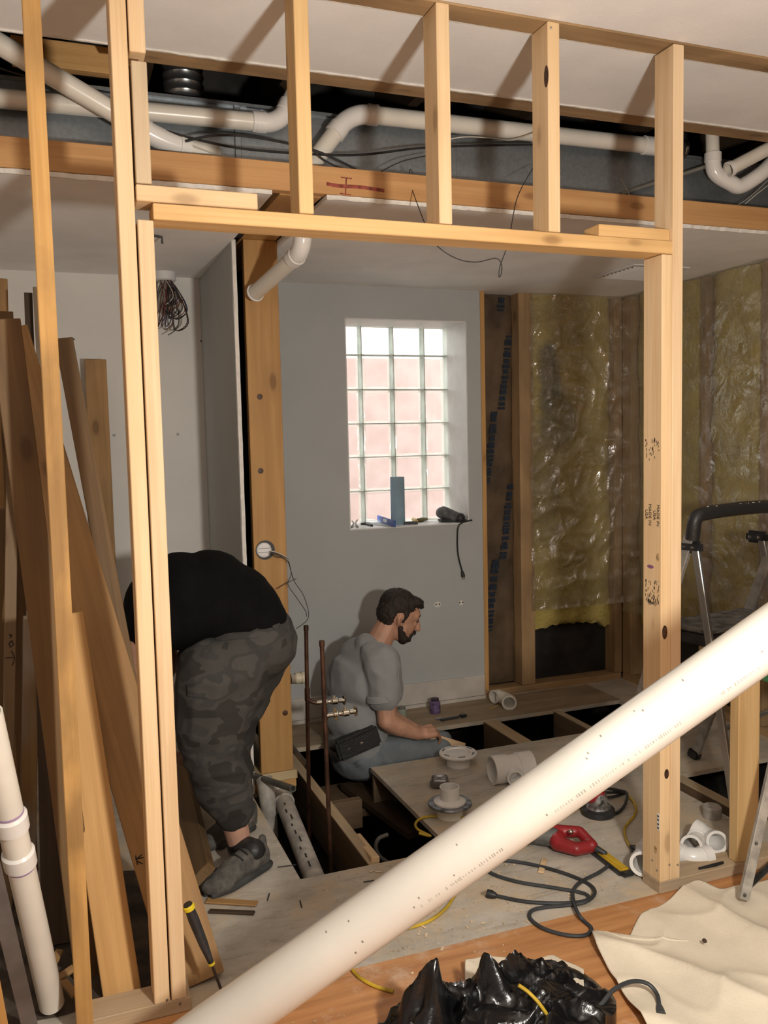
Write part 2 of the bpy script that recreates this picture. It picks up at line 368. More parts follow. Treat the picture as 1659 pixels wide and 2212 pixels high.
bm = B(); box(bm, (.86, 3.56, .04), (.872, YB, ZS)); struct(obj('wall_partition', bm, BLACKBRD, smooth=0))
# ceilings
bm = B(); box(bm, (XL, YN, ZC), (XR, 2.181, ZC+.014)); struct(obj('ceiling', bm, CEIL, smooth=0))
bm = B(); box(bm, (XL, 2.268, ZC), (XR, 2.703, ZC+.014)); ce = struct(obj('ceiling', bm, CEIL, smooth=0))
def ragged(name, y, z0, z1, x0, x1, parent, o):
    bm = B(); n = 160; rows = []
    for i in range(n+1):
        x = x0+(x1-x0)*i/n; d = .004*nz((x, y, z0), 28, o)+.003*nz((x, y, z0), 70, o); e = .004*max(0, nz((x, 0, 0), 22, o+2))
        rows.append([bm.verts.new((x, y-.003+d, z0-e)), bm.verts.new((x, y-.003+d, z1)), bm.verts.new((x, y+.004, z1)), bm.verts.new((x, y+.004, z0-e))])
    for a, b in zip(rows, rows[1:]):
        for k in range(4): bm.faces.new((a[k], b[k], b[(k+1) % 4], a[(k+1) % 4]))
    return obj(name, bm, GYP, parent, smooth=0)
ragged('broken_edge', 2.268, ZC-.004, ZC+.01, XL+.1, XR-.1, ce, 4)
ragged('broken_edge', 2.703, ZC-.004, ZC+.012, XL+.1, XR-.1, ce, 9)
bm = B(); box(bm, (XL, 2.82, ZS-.013), (.70, YB, ZS)); cs = struct(obj('ceiling', bm, CEIL, smooth=0))
ragged('broken_edge', 2.817, ZS-.014, ZS, XL+.1, .70, cs, 13)
bm = B(); box(bm, (.885, 2.82, ZS-.013), (XR, YB+.1, ZS)); cs = struct(obj('ceiling', bm, CEIL, smooth=0))
ragged('broken_edge', 2.817, ZS-.014, ZS, .885, XR-.1, cs, 21)
# dark joist space above
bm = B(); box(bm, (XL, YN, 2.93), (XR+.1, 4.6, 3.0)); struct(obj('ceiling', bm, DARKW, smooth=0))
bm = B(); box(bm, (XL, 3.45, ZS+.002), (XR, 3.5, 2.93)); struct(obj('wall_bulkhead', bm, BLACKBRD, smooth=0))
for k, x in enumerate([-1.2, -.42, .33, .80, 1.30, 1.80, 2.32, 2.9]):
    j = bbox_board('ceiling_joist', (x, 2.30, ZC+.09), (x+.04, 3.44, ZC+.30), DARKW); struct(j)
# framing of the bulkhead
o = bbox_board('bulkhead_beam', (XL, 2.822, ZS+.004), (XR, 2.86, ZS+.094), wood('reddish_beam', (0.6, 0.342, 0.145), (0.48, 0.257, 0.101), .55, grime=.12, grimecol=(.30, .08, .05)))
tag(o, 'long reddish pine beam along the lower edge of the opened ceiling', 'beam')
CHK = mat('red_chalk', (.30, .07, .05), .9, var=.25, scale=60)
for nm_, pts_, r_ in (('red_smear', [(705, 397), (735, 402), (775, 404), (830, 412)], .006), ('red_mark', [(748, 384), (747, 402), (746, 420)], .0025), ('red_mark', [(736, 383), (760, 386)], .002), ('red_mark', [(734, 418), (758, 421)], .002)):
    cm = obj(nm_, tube(B(), spl([PY(x, y, 2.8225) for x, y in pts_], 5), r_, 8), CHK, o)
    for v in cm.data.vertices: v.co.y = 2.8218+(v.co.y-2.8218)*.12
o = bbox_board('ceiling_beam', (.22, 2.706, ZC-.002), (XR, 2.795, ZC+.036), STUDB)
tag(o, 'stained plank under the torn edge of the upper ceiling', 'beam')
o = bbox_board('short_block', (-.06, 2.915, ZC+.0), (.24, 2.955, ZC+.08), ORANGE2); tag(o, 'short orange wood block in the dark joist space behind the leftmost stud', 'block')
o = bbox_board('partition_top_plate', (.737, 2.862, ZS+.001), (.88, YB-.02, ZS+.039), ORANGE2); tag(o, 'wide amber plank on the ceiling running from the wooden post to the beam', 'plank')
# baseboard and ledge
bm = B(); box(bm, (.875, 4.284, .02), (2.20, 4.3, .135), .003); struct(obj('baseboard_back', bm, BASEB))
bm = B(); box(bm, (.875, 4.278, 0), (2.20, 4.284, .02)); struct(obj('trim_1', bm, BASEB))
bm = B(); box(bm, (.90, 3.947, 0), (2.86, 4.276, .003)); struct(obj('floor', bm, LEDGE, smooth=0))
# ---------------------------------------------------------------- window of glass blocks
win = struct(bpy.data.objects.new('window_1', None)); C.objects.link(win); win.location = ((WX0+WX1)/2, 4.56, WZ0)
bm = B(); box(bm, (WX1-.004, YB-.001, WZ0), (WX1+.002, 4.6, WZ1)); obj('jamb', bm, WHITE, win, smooth=0)
bm = B(); box(bm, (WX0-.002, YB-.001, WZ0), (WX0+.004, 4.6, WZ1)); obj('jamb', bm, WHITE, win, smooth=0)
bm = B(); box(bm, (WX0, YB-.001, WZ1-.004), (WX1, 4.6, WZ1+.002)); obj('head_lining', bm, WHITE, win, smooth=0)
bm = B(); box(bm, (WX0, YB-.002, WZ0-.002), (WX1, 4.6, WZ0+.004)); obj('window_sill', bm, WHITE, win, smooth=0)
GL, nt_, N_, L_, b_ = _new('block_glass'); N_.remove(b_)
out = N_['Material Output']; tr = N_.new('ShaderNodeBsdfTransparent'); tr.inputs[0].default_value = (.97, .975, .965, 1)
gl = N_.new('ShaderNodeBsdfGlossy'); gl.inputs['Roughness'].default_value = .08
fr = N_.new('ShaderNodeFresnel'); fr.inputs[0].default_value = 1.45; ms = N_.new('ShaderNodeMixShader')
tc = N_.new('ShaderNodeTexCoord'); nn = N_.new('ShaderNodeTexNoise'); nn.inputs['Scale'].default_value = 18; L_.new(tc.outputs['Object'], nn.inputs[0])
bp = N_.new('ShaderNodeBump'); bp.inputs['Strength'].default_value = .5; L_.new(nn.outputs[0], bp.inputs['Height']); L_.new(bp.outputs[0], gl.inputs['Normal']); L_.new(bp.outputs[0], fr.inputs['Normal'])
L_.new(fr.outputs[0], ms.inputs[0]); L_.new(tr.outputs[0], ms.inputs[1]); L_.new(gl.outputs[0], ms.inputs[2]); L_.new(ms.outputs[0], out.inputs[0])
RIM, nt_, N_, L_, b_ = _new('pale_green_glass_rim'); N_.remove(b_); out = N_['Material Output']
tl = N_.new('ShaderNodeBsdfTranslucent'); tl.inputs[0].default_value = (.97, .98, .96, 1); tr = N_.new('ShaderNodeBsdfTransparent'); tr.inputs[0].default_value = (.965, .985, .965, 1)
ms = N_.new('ShaderNodeMixShader'); ms.inputs[0].default_value = .22; L_.new(tr.outputs[0], ms.inputs[1]); L_.new(tl.outputs[0], ms.inputs[2]); L_.new(ms.outputs[0], out.inputs[0])
MORT = mat('white_mortar', (.55, .56, .53), .8)
xs = [1.434, 1.600, 1.787, 1.973, 2.116]; zs = [.997, 1.179, 1.367, 1.552, 1.739, 1.928, 2.084]
bm = B()
for x in xs[1:-1]: box(bm, (x-.002, 4.535, zs[0]), (x+.002, 4.60, zs[-1]))
for z in zs[1:-1]: box(bm, (xs[0], 4.535, z-.002), (xs[-1], 4.60, z+.002))
obj('mortar', bm, MORT, win, smooth=0)
for i, (x0, x1) in enumerate(zip(xs, xs[1:])):
    for k, (z0, z1) in enumerate(zip(zs, zs[1:])):
        x0_, x1_, z0_, z1_ = x0+.003, x1-.003, z0+.003, z1-.003; q = .012
        bm = B()
        for y in (4.532, 4.604):      # two pressed faces with softened margins
            n = 9; g = [[None]*(n+1) for _ in range(n+1)]
            for a in range(n+1):
                for c in range(n+1):
                    x = x0_+(x1_-x0_)*a/n; z = z0_+(z1_-z0_)*c/n; ed = min(a, c, n-a, n-c)
                    dy = (.006 if ed == 0 else 0)+.0022*nz((x, y, z), 22)
                    g[a][c] = bm.verts.new((x, y+dy*(1 if y < 4.56 else -1), z))
            for a in range(n):
                for c in range(n): bm.faces.new((g[a][c], g[a+1][c], g[a+1][c+1], g[a][c+1]))
        bk = obj('glass_block', bm, GL, win, smooth=80, recalc=False)
        bm = B()
        for a, b in (((x0_, 4.54, z0_), (x0_+q, 4.598, z1_)), ((x1_-q, 4.54, z0_), (x1_, 4.598, z1_)), ((x0_+q, 4.54, z0_), (x1_-q, 4.598, z0_+q)), ((x0_+q, 4.54, z1_-q), (x1_-q, 4.598, z1_))): box(bm, a, b)
        bmesh.ops.remove_doubles(bm, verts=bm.verts, dist=1e-5); obj('rim', bm, RIM, bk, smooth=0)
# neighbour's brick wall out of doors
bm = B(); box(bm, (-2, 7.4, -1.5), (7, 7.6, 2.20)); EXT = obj('exterior_wall', bm, mat('pale_pink_brickwork', (.545, .41, .375), .9, scale=5, col2=(.48, .35, .315)), smooth=0)
struct(EXT)
bm = B(); box(bm, (-3, 4.7, -1.6), (8, 9, -1.5)); struct(obj('exterior_ground', bm, mat('exterior_paving', (.5, .48, .45), .9), smooth=0))
# ---------------------------------------------------------------- wall details
def wall_spot(p, r, label):
    t = thing('patched_hole', p, label, 'wall patch'); bm = B(); lathe(bm, p, (0, -1, 0), [(r, 0), (r*.95, .002), (0, .002)], 14); pz = obj('patch', bm, GYP, t)
    for v in pz.data.vertices: v.co.z = p.z+(v.co.z-p.z)*.75; v.co.x += .002*nz(v.co, 200)
    for s in (-1, 1):
        bm = B(); lathe(bm, p+V(s*.010, -.0022, .002), (0, -1, 0), [(.0042, 0), (.004, .001), (0, .001)], 8); obj('screw_hole', bm, BLACK, t)
wall_spot(PY(945, 1306, YB-.001), .021, 'white patch with two small holes on the grey wall, nearer the seated man')
wall_spot(PY(996, 1302, YB-.001), .018, 'white patch with two small holes on the grey wall, nearer the exposed stud')
for k, (x, y) in enumerate([(159, 733), (434, 737), (247, 940), (384, 938), (454, 1180)]):
    p = PY(x, y, YB-.001); lab = ['white wall anchor above the upright board end', 'white wall anchor below the dangling wire', 'white wall anchor right of the upright board, left of the double stud', 'white wall anchor in the middle of the bare wall, right of the double stud', 'white wall anchor just above the bent man\'s back'][k]
    t = thing('wall_anchor', p, lab, 'wall anchor', 'anchors in the left back wall'); bm = B(); lathe(bm, p, (0, -1, 0), [(.0075, 0), (.0075, .006), (.0045, .008), (.0045, .003), (0, .003)], 12); obj('collar', bm, WHITE, t)
    bm = B(); lathe(bm, p+V(0, -.0031, 0), (0, -1, 0), [(.004, 0), (.004, .002), (0, .002)], 8); obj('hole', bm, BLACKP, t)
# ceiling register
c = V(2.74, 3.62, ZS-.014); t = thing('ceiling_vent', c, 'white louvred vent in the lower ceiling beside the right jack stud', 'vent')
bm = B()
for s in (-1, 1): box(bm, c+V(s*.15-.012, -.17, -.007), c+V(s*.15+.012, .17, 0), .002); box(bm, c+V(-.138, s*.16-.012, -.007), c+V(.138, s*.16+.012, 0), .002)
obj('frame', bm, WHITE, t); bm = B(); box(bm, c+V(-.14, -.15, -.0012), c+V(.14, .15, -.0002)); obj('dark_backing', bm, mat('vent_shade', (.06, .055, .05), .8), t, smooth=0)  # dark plate added as the shade behind the slats
for k in range(9):
    y = -.13+k*.0325; bm = B(); obox(bm, c+V(0, y, -.0085), V(1, 0, 0), V(0, .82, -.57), V(0, .57, .82), .275, .012, .0025); obj('slat', bm, WHITE, t)
# ================================================================== timber
# ---- the framed doorway nearest the camera
fr = thing('timber_frame', (1.0, 2.22, 0), 'pale new pine stud frame with a header over the wide door opening', 'stud frame')
Y0, Y1 = 2.18, 2.268
def fb(name, x0, x1, z0, z1, mt=PINE, y0=Y0, y1=Y1): return bbox_board(name, (x0, y0, z0), (x1, y1, z1), mt, fr)
fb('king_stud', .170, .208, .038, 2.602); fb('jack_stud', .213, .250, .038, 1.990, PINE2)
fb('filler_stud', .212, .249, 2.375, 2.602, PINE); fb('filler_stud', .214, .250, 2.075, 2.355, wood('dirty_pine', (0.66, 0.513, 0.334), (0.55, 0.408, 0.255), .6, grime=.35, grimecol=(.33, .28, .21)))
fb('filler_block', .213, .505, 2.034, 2.072, PINE)
fb('header', .250, 1.768, 1.993, 2.031, ORANGE_H if 'ORANGE_H' in globals() else wood('header_pine', (0.74, 0.475, 0.211), (0.62, 0.37, 0.15), .6))
fb('filler_block', 1.515, 1.766, 2.033, 2.068, wood('header_pine', (0.7, 0.475, 0.22), (0.6, 0.38, 0.176)), Y0+.012)
cr = [fb('cripple_stud', .612, .650, 2.033, 2.604, wood('warm_pine', (0.74, 0.503, 0.246), (0.62, 0.399, 0.176), .7)), fb('cripple_stud', 1.001, 1.039, 2.033, 2.604), fb('cripple_stud', 1.340, 1.378, 2.033, 2.604)]
ks = fb('king_stud', 1.768, 1.806, .038, 2.602, PINE2); jk = fb('jack_stud', 1.729, 1.767, .038, 1.991)
fb('bottom_plate', .02, .262, 0, .038, wood('dusty_plate', (0.48, 0.351, 0.22), (0.37, 0.266, 0.158), .4, grime=.4, grimecol=(.42, .36, .29)))
fb('bottom_plate', 1.728, 2.34, 0, .038, wood('dusty_plate', (0.5, 0.38, 0.264), (0.4, 0.285, 0.176)))
fb('top_plate', -1.5, 3.2, 2.605, 2.643, STUDB, Y0+.002, Y1-.002)
STAMP = mat('black_stamp_ink', (.07, .055, .04), .8, var=.3, scale=200)
PURP = mat('purple_primer_smear', (.24, .10, .19), .7)
def side(z, y, body, size, rot=90, parent=jk, x=1.7288):
    M = axes(V(x-.0006, y, z), V(0, 0, -1), V(0, -1, 0))
    return text_mesh(body, size, STAMP, M, 'stamp', parent)
side(1.205, 2.242, 'MADE IN\nUSA', .017); side(1.205, 2.203, 'MADE IN\nUSA', .017)
def marks(z0, z1, n, seed):                     # worn mill marks, unreadable rows of short ticks
    rnd = random.Random(seed); bm = B()
    for i in range(n):
        y = 2.19+.066*rnd.random(); z = z0+(z1-z0)*rnd.random(); h = .003+.009*rnd.random()
        obox(bm, V(1.7286, y, z), V(1, 0, 0), V(0, 1, 0), V(0, 0, 1), .0006, .0022, h)
    obj('mill_mark', bm, STAMP, jk, smooth=0)['kind'] = 'stuff'
marks(1.375, 1.44, 34, 2); marks(.955, 1.00, 26, 5); marks(.925, .953, 44, 6)
def knot(p, n, up, ry, rz, parent, mt=None):
    bm = B(); x = Vector(n).cross(Vector(up)); lathe(bm, (0, 0, 0), (0, 0, 1), [(1, 0), (.9, .3), (0, .4)], 16)
    M = Matrix((x*ry, Vector(up)*rz, Vector(n)*.0012)).transposed().to_4x4(); M.translation = p
    for v in bm.verts: v.co = M @ v.co
    return obj('knot', bm, mt or mat('dark_knot', (.075, .032, .015), .55, var=.4, scale=90), parent)
KN2 = mat('brown_knot', (.52, .34, .16), .6, var=.3, scale=120)
for y, z, a, b in ((1432, 1366, .010, .022), (1436, 1672, .009, .016)): knot(PY(y+4, z, Y0-.0002), (0, -1, 0), (0, 0, 1), a, b, jk)
for px, py, X in ((1421, 1204, 1.7287), (1416, 1835, 1.7287)): knot(PX(px, py, X), (-1, 0, 0), (0, 0, 1), .007, .013, jk, KN2)
knot(PX(1405, 1224, 1.7287), (-1, 0, 0), (0, 0, 1), .016, .006, jk, PURP)
knot(PX(1180, 165, 1.3397), (-1, 0, 0), (0, 0, 1), .012, .03, cr[2])
bm = B(); box(bm, (1.379, 2.20, 2.39), (1.389, 2.26, 2.60), .001); obj('metal_strap', bm, GALV, fr)
bm = B()
for k, (px, py) in enumerate([(1422, 1858), (1432, 1880), (1446, 1868), (1464, 1868), (361, 2160), (389, 2168), (1455, 50), (1190, 60)]):
    p = PY(px, py, Y0-.0005); 
    if k < 2: p = PX(px-12, py, 1.7285)
    bmesh.ops.create_uvsphere(bm, u_segments=8, v_segments=5, radius=.0035, matrix=Matrix.Translation(p))
obj('nail_head', bm, mat('steel_nail', (.3, .28, .26), .4, .8), fr)['kind'] = 'stuff'
# price sticker on the jack
p = PX(1422, 1775, 1.7285); bm = B(); obox(bm, p, V(1, 0, 0), V(0, 1, 0), V(0, 0, 1), .0008, .012, .055); st = obj('sticker', bm, WHITE, jk, smooth=0)
for dz in (-.02, -.008, .006, .018):
    bm = B(); obox(bm, p+V(-.0006, .0, dz), V(1, 0, 0), V(0, 1, 0), V(0, 0, 1), .0006, .008, .006); obj('print', bm, STAMP, st, smooth=0)
# ---- single stud at the far left of the frame
o = bbox_board('wall_stud', (-.018, 2.18, 0), (.022, 2.268, 2.602), WORN); tag(o, 'narrow orange weathered stud standing upright, leftmost in front of the lumber pile', 'stud')
# ---- post of the stripped partition, with its plate
po = thing('partition_post', (.81, 3.52, 0), 'wide amber wooden post standing at the open end of the partition', 'post')
bbox_board('post', (.746, 3.50, .074), (.884, 3.54, ZS), wood('old_amber_post', (.50, .285, .105), (.40, .215, .075), .6, grime=.12), po)
pl = bbox_board('base_plate', (.72, 3.495, .036), (.90, 3.62, .073), wood('cut_pine_end', (0.62, 0.494, 0.299), (0.52, 0.399, 0.229), .3), po); bbox_board('base_plate', (.70, 3.50, -.001), (.895, 3.62, .035), ORANGE2, po)
for px, py in ((561, 857), (563, 1017), (616, 1540)): knot(PY(px, py, 3.4998), (0, -1, 0), (0, 0, 1), .012, .012, po)
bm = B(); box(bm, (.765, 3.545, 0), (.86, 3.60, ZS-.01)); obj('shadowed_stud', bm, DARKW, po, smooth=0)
# ---- open framing at the back right
def stud(lo, hi, label, mt=STUDB, cat='stud', name='wall_stud'): return tag(bbox_board(name, lo, hi, mt), label, cat)
stud((2.206, 4.297, .04), (2.232, 4.395, 2.255), 'narrow bare stud edge beside the painted plasterboard', ORANGE2)
stud((2.445, 4.30, .04), (2.533, 4.397, 2.255), 'old brown stud between the paper-faced batt and the yellow insulation')
stud((3.075, 4.30, .04), (3.127, 4.397, 2.255), 'brown corner stud facing the room where the insulated walls meet')
stud((2.205, 4.30, 0), (3.122, 4.397, .038), 'brown bottom plate under the open insulated bay', name='wall_plate', cat='plate')
for k, (y, lb) in enumerate(((4.215, 'brown corner stud on the right wall next to the corner'), (3.60, 'brown stud behind plastic on the right wall above the ladder'), (3.19, 'brown stud at the right edge of the view on the right wall'))):
    stud((3.128, y, .04), (3.224, y+(.082 if y > 4.2 else .04), 2.25), lb)
stud((3.128, 1.6, 0), (3.224, 4.296, .038), 'bottom plate along the right wall', name='wall_plate', cat='plate')
INS = mat('yellow_fibreglass', (.62, .50, .16), .95, scale=7, col2=(.44, .34, .09), bump=1, bscale=70, detail=9)
INSB = INS.copy(); INSB.name = 'stained_fibreglass'; N_ = INSB.node_tree.nodes; L_ = INSB.node_tree.links; b_ = N_['Principled BSDF']
tcs = [x for x in N_ if x.type == 'TEX_COORD'][0]; src = b_.inputs['Base Color'].links[0].from_socket
def _stain(c, st, f, lo_, hi_):                 # a smoky stain soaked into the fibres
    mp = N_.new('ShaderNodeMapping'); mp.inputs['Location'].default_value = tuple(-a*b for a, b in zip(c, st)); mp.inputs['Scale'].default_value = st; L_.new(tcs.outputs['Object'], mp.inputs[0])
    ln = N_.new('ShaderNodeVectorMath'); ln.operation = 'LENGTH'; L_.new(mp.outputs[0], ln.inputs[0]); n = N_.new('ShaderNodeTexNoise'); n.inputs['Scale'].default_value = 9; n.inputs['Detail'].default_value = 5; L_.new(tcs.outputs['Object'], n.inputs[0])
    ad_ = N_.new('ShaderNodeMath'); ad_.operation = 'ADD'; L_.new(ln.outputs['Value'], ad_.inputs[0]); L_.new(n.outputs[0], ad_.inputs[1])
    r = N_.new('ShaderNodeMapRange'); r.inputs[1].default_value = hi_; r.inputs[2].default_value = lo_; r.inputs[3].default_value = 0; r.inputs[4].default_value = f; L_.new(ad_.outputs[0], r.inputs[0]); return r.outputs[0]
for c_, st_, f_ in (((2.645, 4.32, 1.78), (11, 1, 3.4), .93), ((2.70, 4.32, 1.55), (7, 1, 4), .6), ((2.62, 4.32, 1.20), (8, 1, 2.2), .5)):
    x = N_.new('ShaderNodeMix'); x.data_type = 'RGBA'; x.inputs[7].default_value = (.06, .05, .025, 1); L_.new(src, x.inputs[6]); L_.new(_stain(c_, st_, f_, 1.05, 1.4), x.inputs[0]); src = x.outputs[2]
L_.new(src, b_.inputs['Base Color'])
def batt(name, o_, u, v, n, W_, H_, dpt, label, mt=INS, seed=0, fluff=.02, seg=(26, 80), tear=.05):
    bm = B(); o_ = Vector(o_); u = Vector(u); v = Vector(v); n = Vector(n); g = []
    for j in range(seg[1]+1):
        row = []
        for i in range(seg[0]+1):
            a = i/seg[0]; b_ = j/seg[1]; p = o_+u*W_*a+v*H_*b_
            e = min(1, min(a, 1-a)*6)*min(1, min(b_*14, 1)); dd = dpt*(.55+.45*math.sqrt(max(0, e)))+fluff*(nz(p, 5, seed)+.5*nz(p, 14, seed)+.25*nz(p, 45, seed))
            lowz = -v*tear*(max(0, 1-b_*seg[1]/3))*(.6+nz(p, 6, seed+3)+.5*nz(p, 30, seed))
            row.append(bm.verts.new(p+n*dd+lowz))
        g.append(row)
    for j in range(seg[1]):
        for i in range(seg[0]): bm.faces.new((g[j][i], g[j][i+1], g[j+1][i+1], g[j+1][i]))
    ed = [e for e in bm.edges if e.is_boundary]; r = bmesh.ops.extrude_edge_only(bm, edges=ed)
    for q in r['geom']:
        if isinstance(q, bmesh.types.BMVert): d_ = (q.co-o_).dot(n); q.co -= n*(d_-.004)
    return tag(obj(name, bm, mt, smooth=60), label, 'insulation')
batt('insulation_batt', (2.535, 4.398, .375), (1, 0, 0), (0, 0, 1), (0, -1, 0), .54, 1.88, .085, 'yellow fibreglass batt hanging behind plastic in the back bay, torn lower edge', INSB, seed=2)
for k, (y0, y1, lb) in enumerate(((4.195, 3.645, 'yellow insulation batt on the right wall next to the corner'), (3.595, 3.235, 'yellow insulation batt on the right wall above the step ladder'), (3.185, 2.6, 'yellow insulation batt at the right edge of the view'))):
    batt('insulation_batt', (3.224, y0, .37), (0, -1, 0), (0, 0, 1), (-1, 0, 0), y0-y1, 1.88, .085, lb, seed=5+k)
KRAFT = mat('brown_kraft_paper', (.115, .075, .042), .7, var=.2, scale=7, bump=.5, bscale=14)
kb = batt('kraft_batt', (2.234, 4.398, .05), (1, 0, 0), (0, 0, 1), (0, -1, 0), .208, 2.2, .03, 'brown paper-faced batt with blue printing between studs', KRAFT, 11, .012, tear=0)
KB = mat('blue_print', (.010, .021, .042), .7, var=.3, scale=80)
rnd = random.Random(4)
for z0, x0 in ((1.62, 2.41), (.66+.12, 2.41), (2.18, 2.37)):      # slanting, unreadable rows of blue print
    for seg_, (dz0, dz1, xo) in enumerate(((0, .40, 0), (-.42, -.02, -.075))):
        if z0 > 2 and seg_ == 0: dz0, dz1 = -.02, .05
        if z0 > 2 and seg_ == 1: continue
        bm = B(); z = z0+dz1
        while z > z0+dz0:
            h = .008+.02*rnd.random(); f = (z0+dz1-z)/.8; p = V(x0+xo-.10*f-.02*seg_, 4.358, z)
            obox(bm, p, V(1, 0, 0), V(0, 1, 0), V(0, 0, 1), .03+.016*rnd.random(), .002, h); z -= h+.003+.006*rnd.random()
        for v in bm.verts: v.co.y += -.012*nz(v.co, 5, 11)-.004
        o_ = obj('blue_lettering', bm, KB, kb, smooth=0); o_['kind'] = 'stuff'
# plastic vapour sheets
PL, nt_, N_, L_, b_ = _new('clear_plastic_film'); N_.remove(b_); out = N_['Material Output']
tr = N_.new('ShaderNodeBsdfTransparent'); tr.inputs[0].default_value = (.93, .92, .88, 1); gl = N_.new('ShaderNodeBsdfGlossy'); gl.inputs['Roughness'].default_value = .10
df = N_.new('ShaderNodeBsdfDiffuse'); df.inputs[0].default_value = (.55, .5, .4, 1)
tc = N_.new('ShaderNodeTexCoord'); nn = N_.new('ShaderNodeTexNoise'); nn.inputs['Scale'].default_value = 7; nn.inputs['Detail'].default_value = 6; nn.inputs['Distortion'].default_value = 1.2; L_.new(tc.outputs['Object'], nn.inputs[0])
bp = N_.new('ShaderNodeBump'); bp.inputs['Strength'].default_value = 1; bp.inputs['Distance'].default_value = .03; L_.new(nn.outputs[0], bp.inputs['Height']); L_.new(bp.outputs[0], gl.inputs['Normal'])
ms = N_.new('ShaderNodeMixShader'); ms.inputs[0].default_value = .26; m2 = N_.new('ShaderNodeMixShader'); m2.inputs[0].default_value = .11
L_.new(tr.outputs[0], ms.inputs[1]); L_.new(gl.outputs[0], ms.inputs[2]); L_.new(ms.outputs[0], m2.inputs[1]); L_.new(df.outputs[0], m2.inputs[2]); L_.new(m2.outputs[0], out.inputs[0])
def film(o_, u, v, n, W_, H_, label, seed, seg=(60, 170), amp_=1.0):
    bm = B(); o_ = Vector(o_); u = Vector(u); v = Vector(v); n = Vector(n); g = []
    for j in range(seg[1]+1):
        g.append([]);
        for i in range(seg[0]+1):
            p = o_+u*W_*i/seg[0]+v*H_*j/seg[1]; q = V(p.x*1.0+p.y, p.z*2.2, seed)
            r = 1-2*abs(noise.noise(q*3)); r2 = 1-2*abs(noise.noise(V(p.x+p.y+p.z*.6, p.z-p.x, seed)*7))
            g[-1].append(bm.verts.new(p+n*amp_*(.010*max(0,r)**2+.006*max(0,r2)**3)))
    for j in range(seg[1]):
        for i in range(seg[0]): bm.faces.new((g[j][i], g[j][i+1], g[j+1][i+1], g[j+1][i]))
    return tag(obj('plastic_sheet', bm, PL, smooth=80, recalc=False), label, 'plastic sheet')
film((2.50, 4.282, .47), (1, 0, 0), (0, 0, 1), (0, -1, 0), .615, 1.785, 'wrinkled clear plastic film over the back wall insulation', 3, amp_=1.7)
film((3.118, 4.27, .42), (0, -1, 0), (0, 0, 1), (-1, 0, 0), 1.75, 1.835, 'clear plastic film stretched over the right wall insulation', 8, (100, 110))
# dark stain soaked into the batt
bm = B(); lathe(bm, (0, 0, 0), (0, 0, 1), [(1, 0), (0, .1)], 20)
# ---- joists in the opened floor
def jst(lo, hi, label, mt=STUDB):
    t = thing('floor_joist', V((lo[0]+hi[0])/2, (lo[1]+hi[1])/2, lo[2]), label, 'joist'); bbox_board('beam', lo, (hi[0], hi[1], hi[2]-.004), mt, t); bbox_board('dusty_lit_top', (lo[0], lo[1], hi[2]-.004), hi, JT, t); return t
JM = wood('old_joist_wood', (0.19, 0.123, 0.0704), (0.13, 0.0855, 0.0484), .4, grime=.4, grimecol=(.10, .08, .06)); JT = wood('dusty_lit_joist_top', (0.46, 0.342, 0.211), (0.36, 0.266, 0.158), .3, grime=.4, grimecol=(.40, .35, .28))  # pale joist tops: dust, with the light they catch painted in
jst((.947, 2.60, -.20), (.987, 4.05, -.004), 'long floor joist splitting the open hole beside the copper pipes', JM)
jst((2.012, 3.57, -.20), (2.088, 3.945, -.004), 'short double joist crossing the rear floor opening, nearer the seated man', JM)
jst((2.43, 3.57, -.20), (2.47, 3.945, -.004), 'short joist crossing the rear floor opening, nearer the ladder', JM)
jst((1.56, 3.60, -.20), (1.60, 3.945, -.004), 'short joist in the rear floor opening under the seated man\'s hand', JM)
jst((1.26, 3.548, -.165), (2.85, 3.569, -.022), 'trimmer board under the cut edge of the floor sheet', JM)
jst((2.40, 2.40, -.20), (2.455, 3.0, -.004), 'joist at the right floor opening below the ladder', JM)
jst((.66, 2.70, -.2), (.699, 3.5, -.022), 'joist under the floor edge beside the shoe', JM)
o = board('wood_offcut', V(1.0, 3.02, -.035), V(.975, 2.745, .004), .03, .02, PINE2); tag(o, 'pale split wood offcut lying on the joist beside the hole', 'offcut')
o = bbox_board('blocking', (.99, 3.30, -.14), (1.12, 3.34, -.02), JM); tag(o, 'short wood block fixed across the hole behind the second copper pipe', 'block')
o = bbox_board('seat_plank', (1.0, 3.60, -.235), (1.52, 3.93, -.20), JM); tag(o, 'low plank under the seated man', 'plank')
o = board('dark_board', PZ(758, 1694, -.17), PZ(905, 1800, -.17), .11, .03, DARKW, wdir=(1, 0, 0)); tag(o, 'dark board lying down inside the hole beside the floor sheet', 'board')
# ================================================================== loose lumber stacked at the left
def lean(top, Yt, bot, Yb, px, thick, mt, label, name='board', floor=True, tilt=0):
    a = PY(bot[0], bot[1], Yb) if Yb else PZ(bot[0], bot[1], .004); b = PY(top[0], top[1], Yt)
    md = (a+b)/2; wd = px*dep(md)/FPX; vw = (md-EYE).normalized(); ax = (b-a).normalized(); side = ax.cross(vw).normalized()
    if tilt: side = Matrix.Rotation(R_(tilt), 3, ax) @ side
    return tag(board(name, a, b, wd, thick, mt, wdir=side), label, 'board')
wb_ = lean((8, 716), 3.02, (427, 2122), None, 108, .036, TAN, 'widest tan plank leaning diagonally behind the double stud')
lean((10, 690), 2.37, (192, 2105), None, 60, .036, BROWN, 'brown knotty plank leaning across the narrow orange stud')
lean((140, 1328), 2.57, (264, 2146), None, 76, .036, ORANGE2, 'amber board leaning just right of the narrow orange stud, foot at the plate')
lean((138, 733), 2.88, (374, 1990), None, 38, .04, BROWN, 'slim brown two-by-four leaning against the back wall, cut slanted at top')
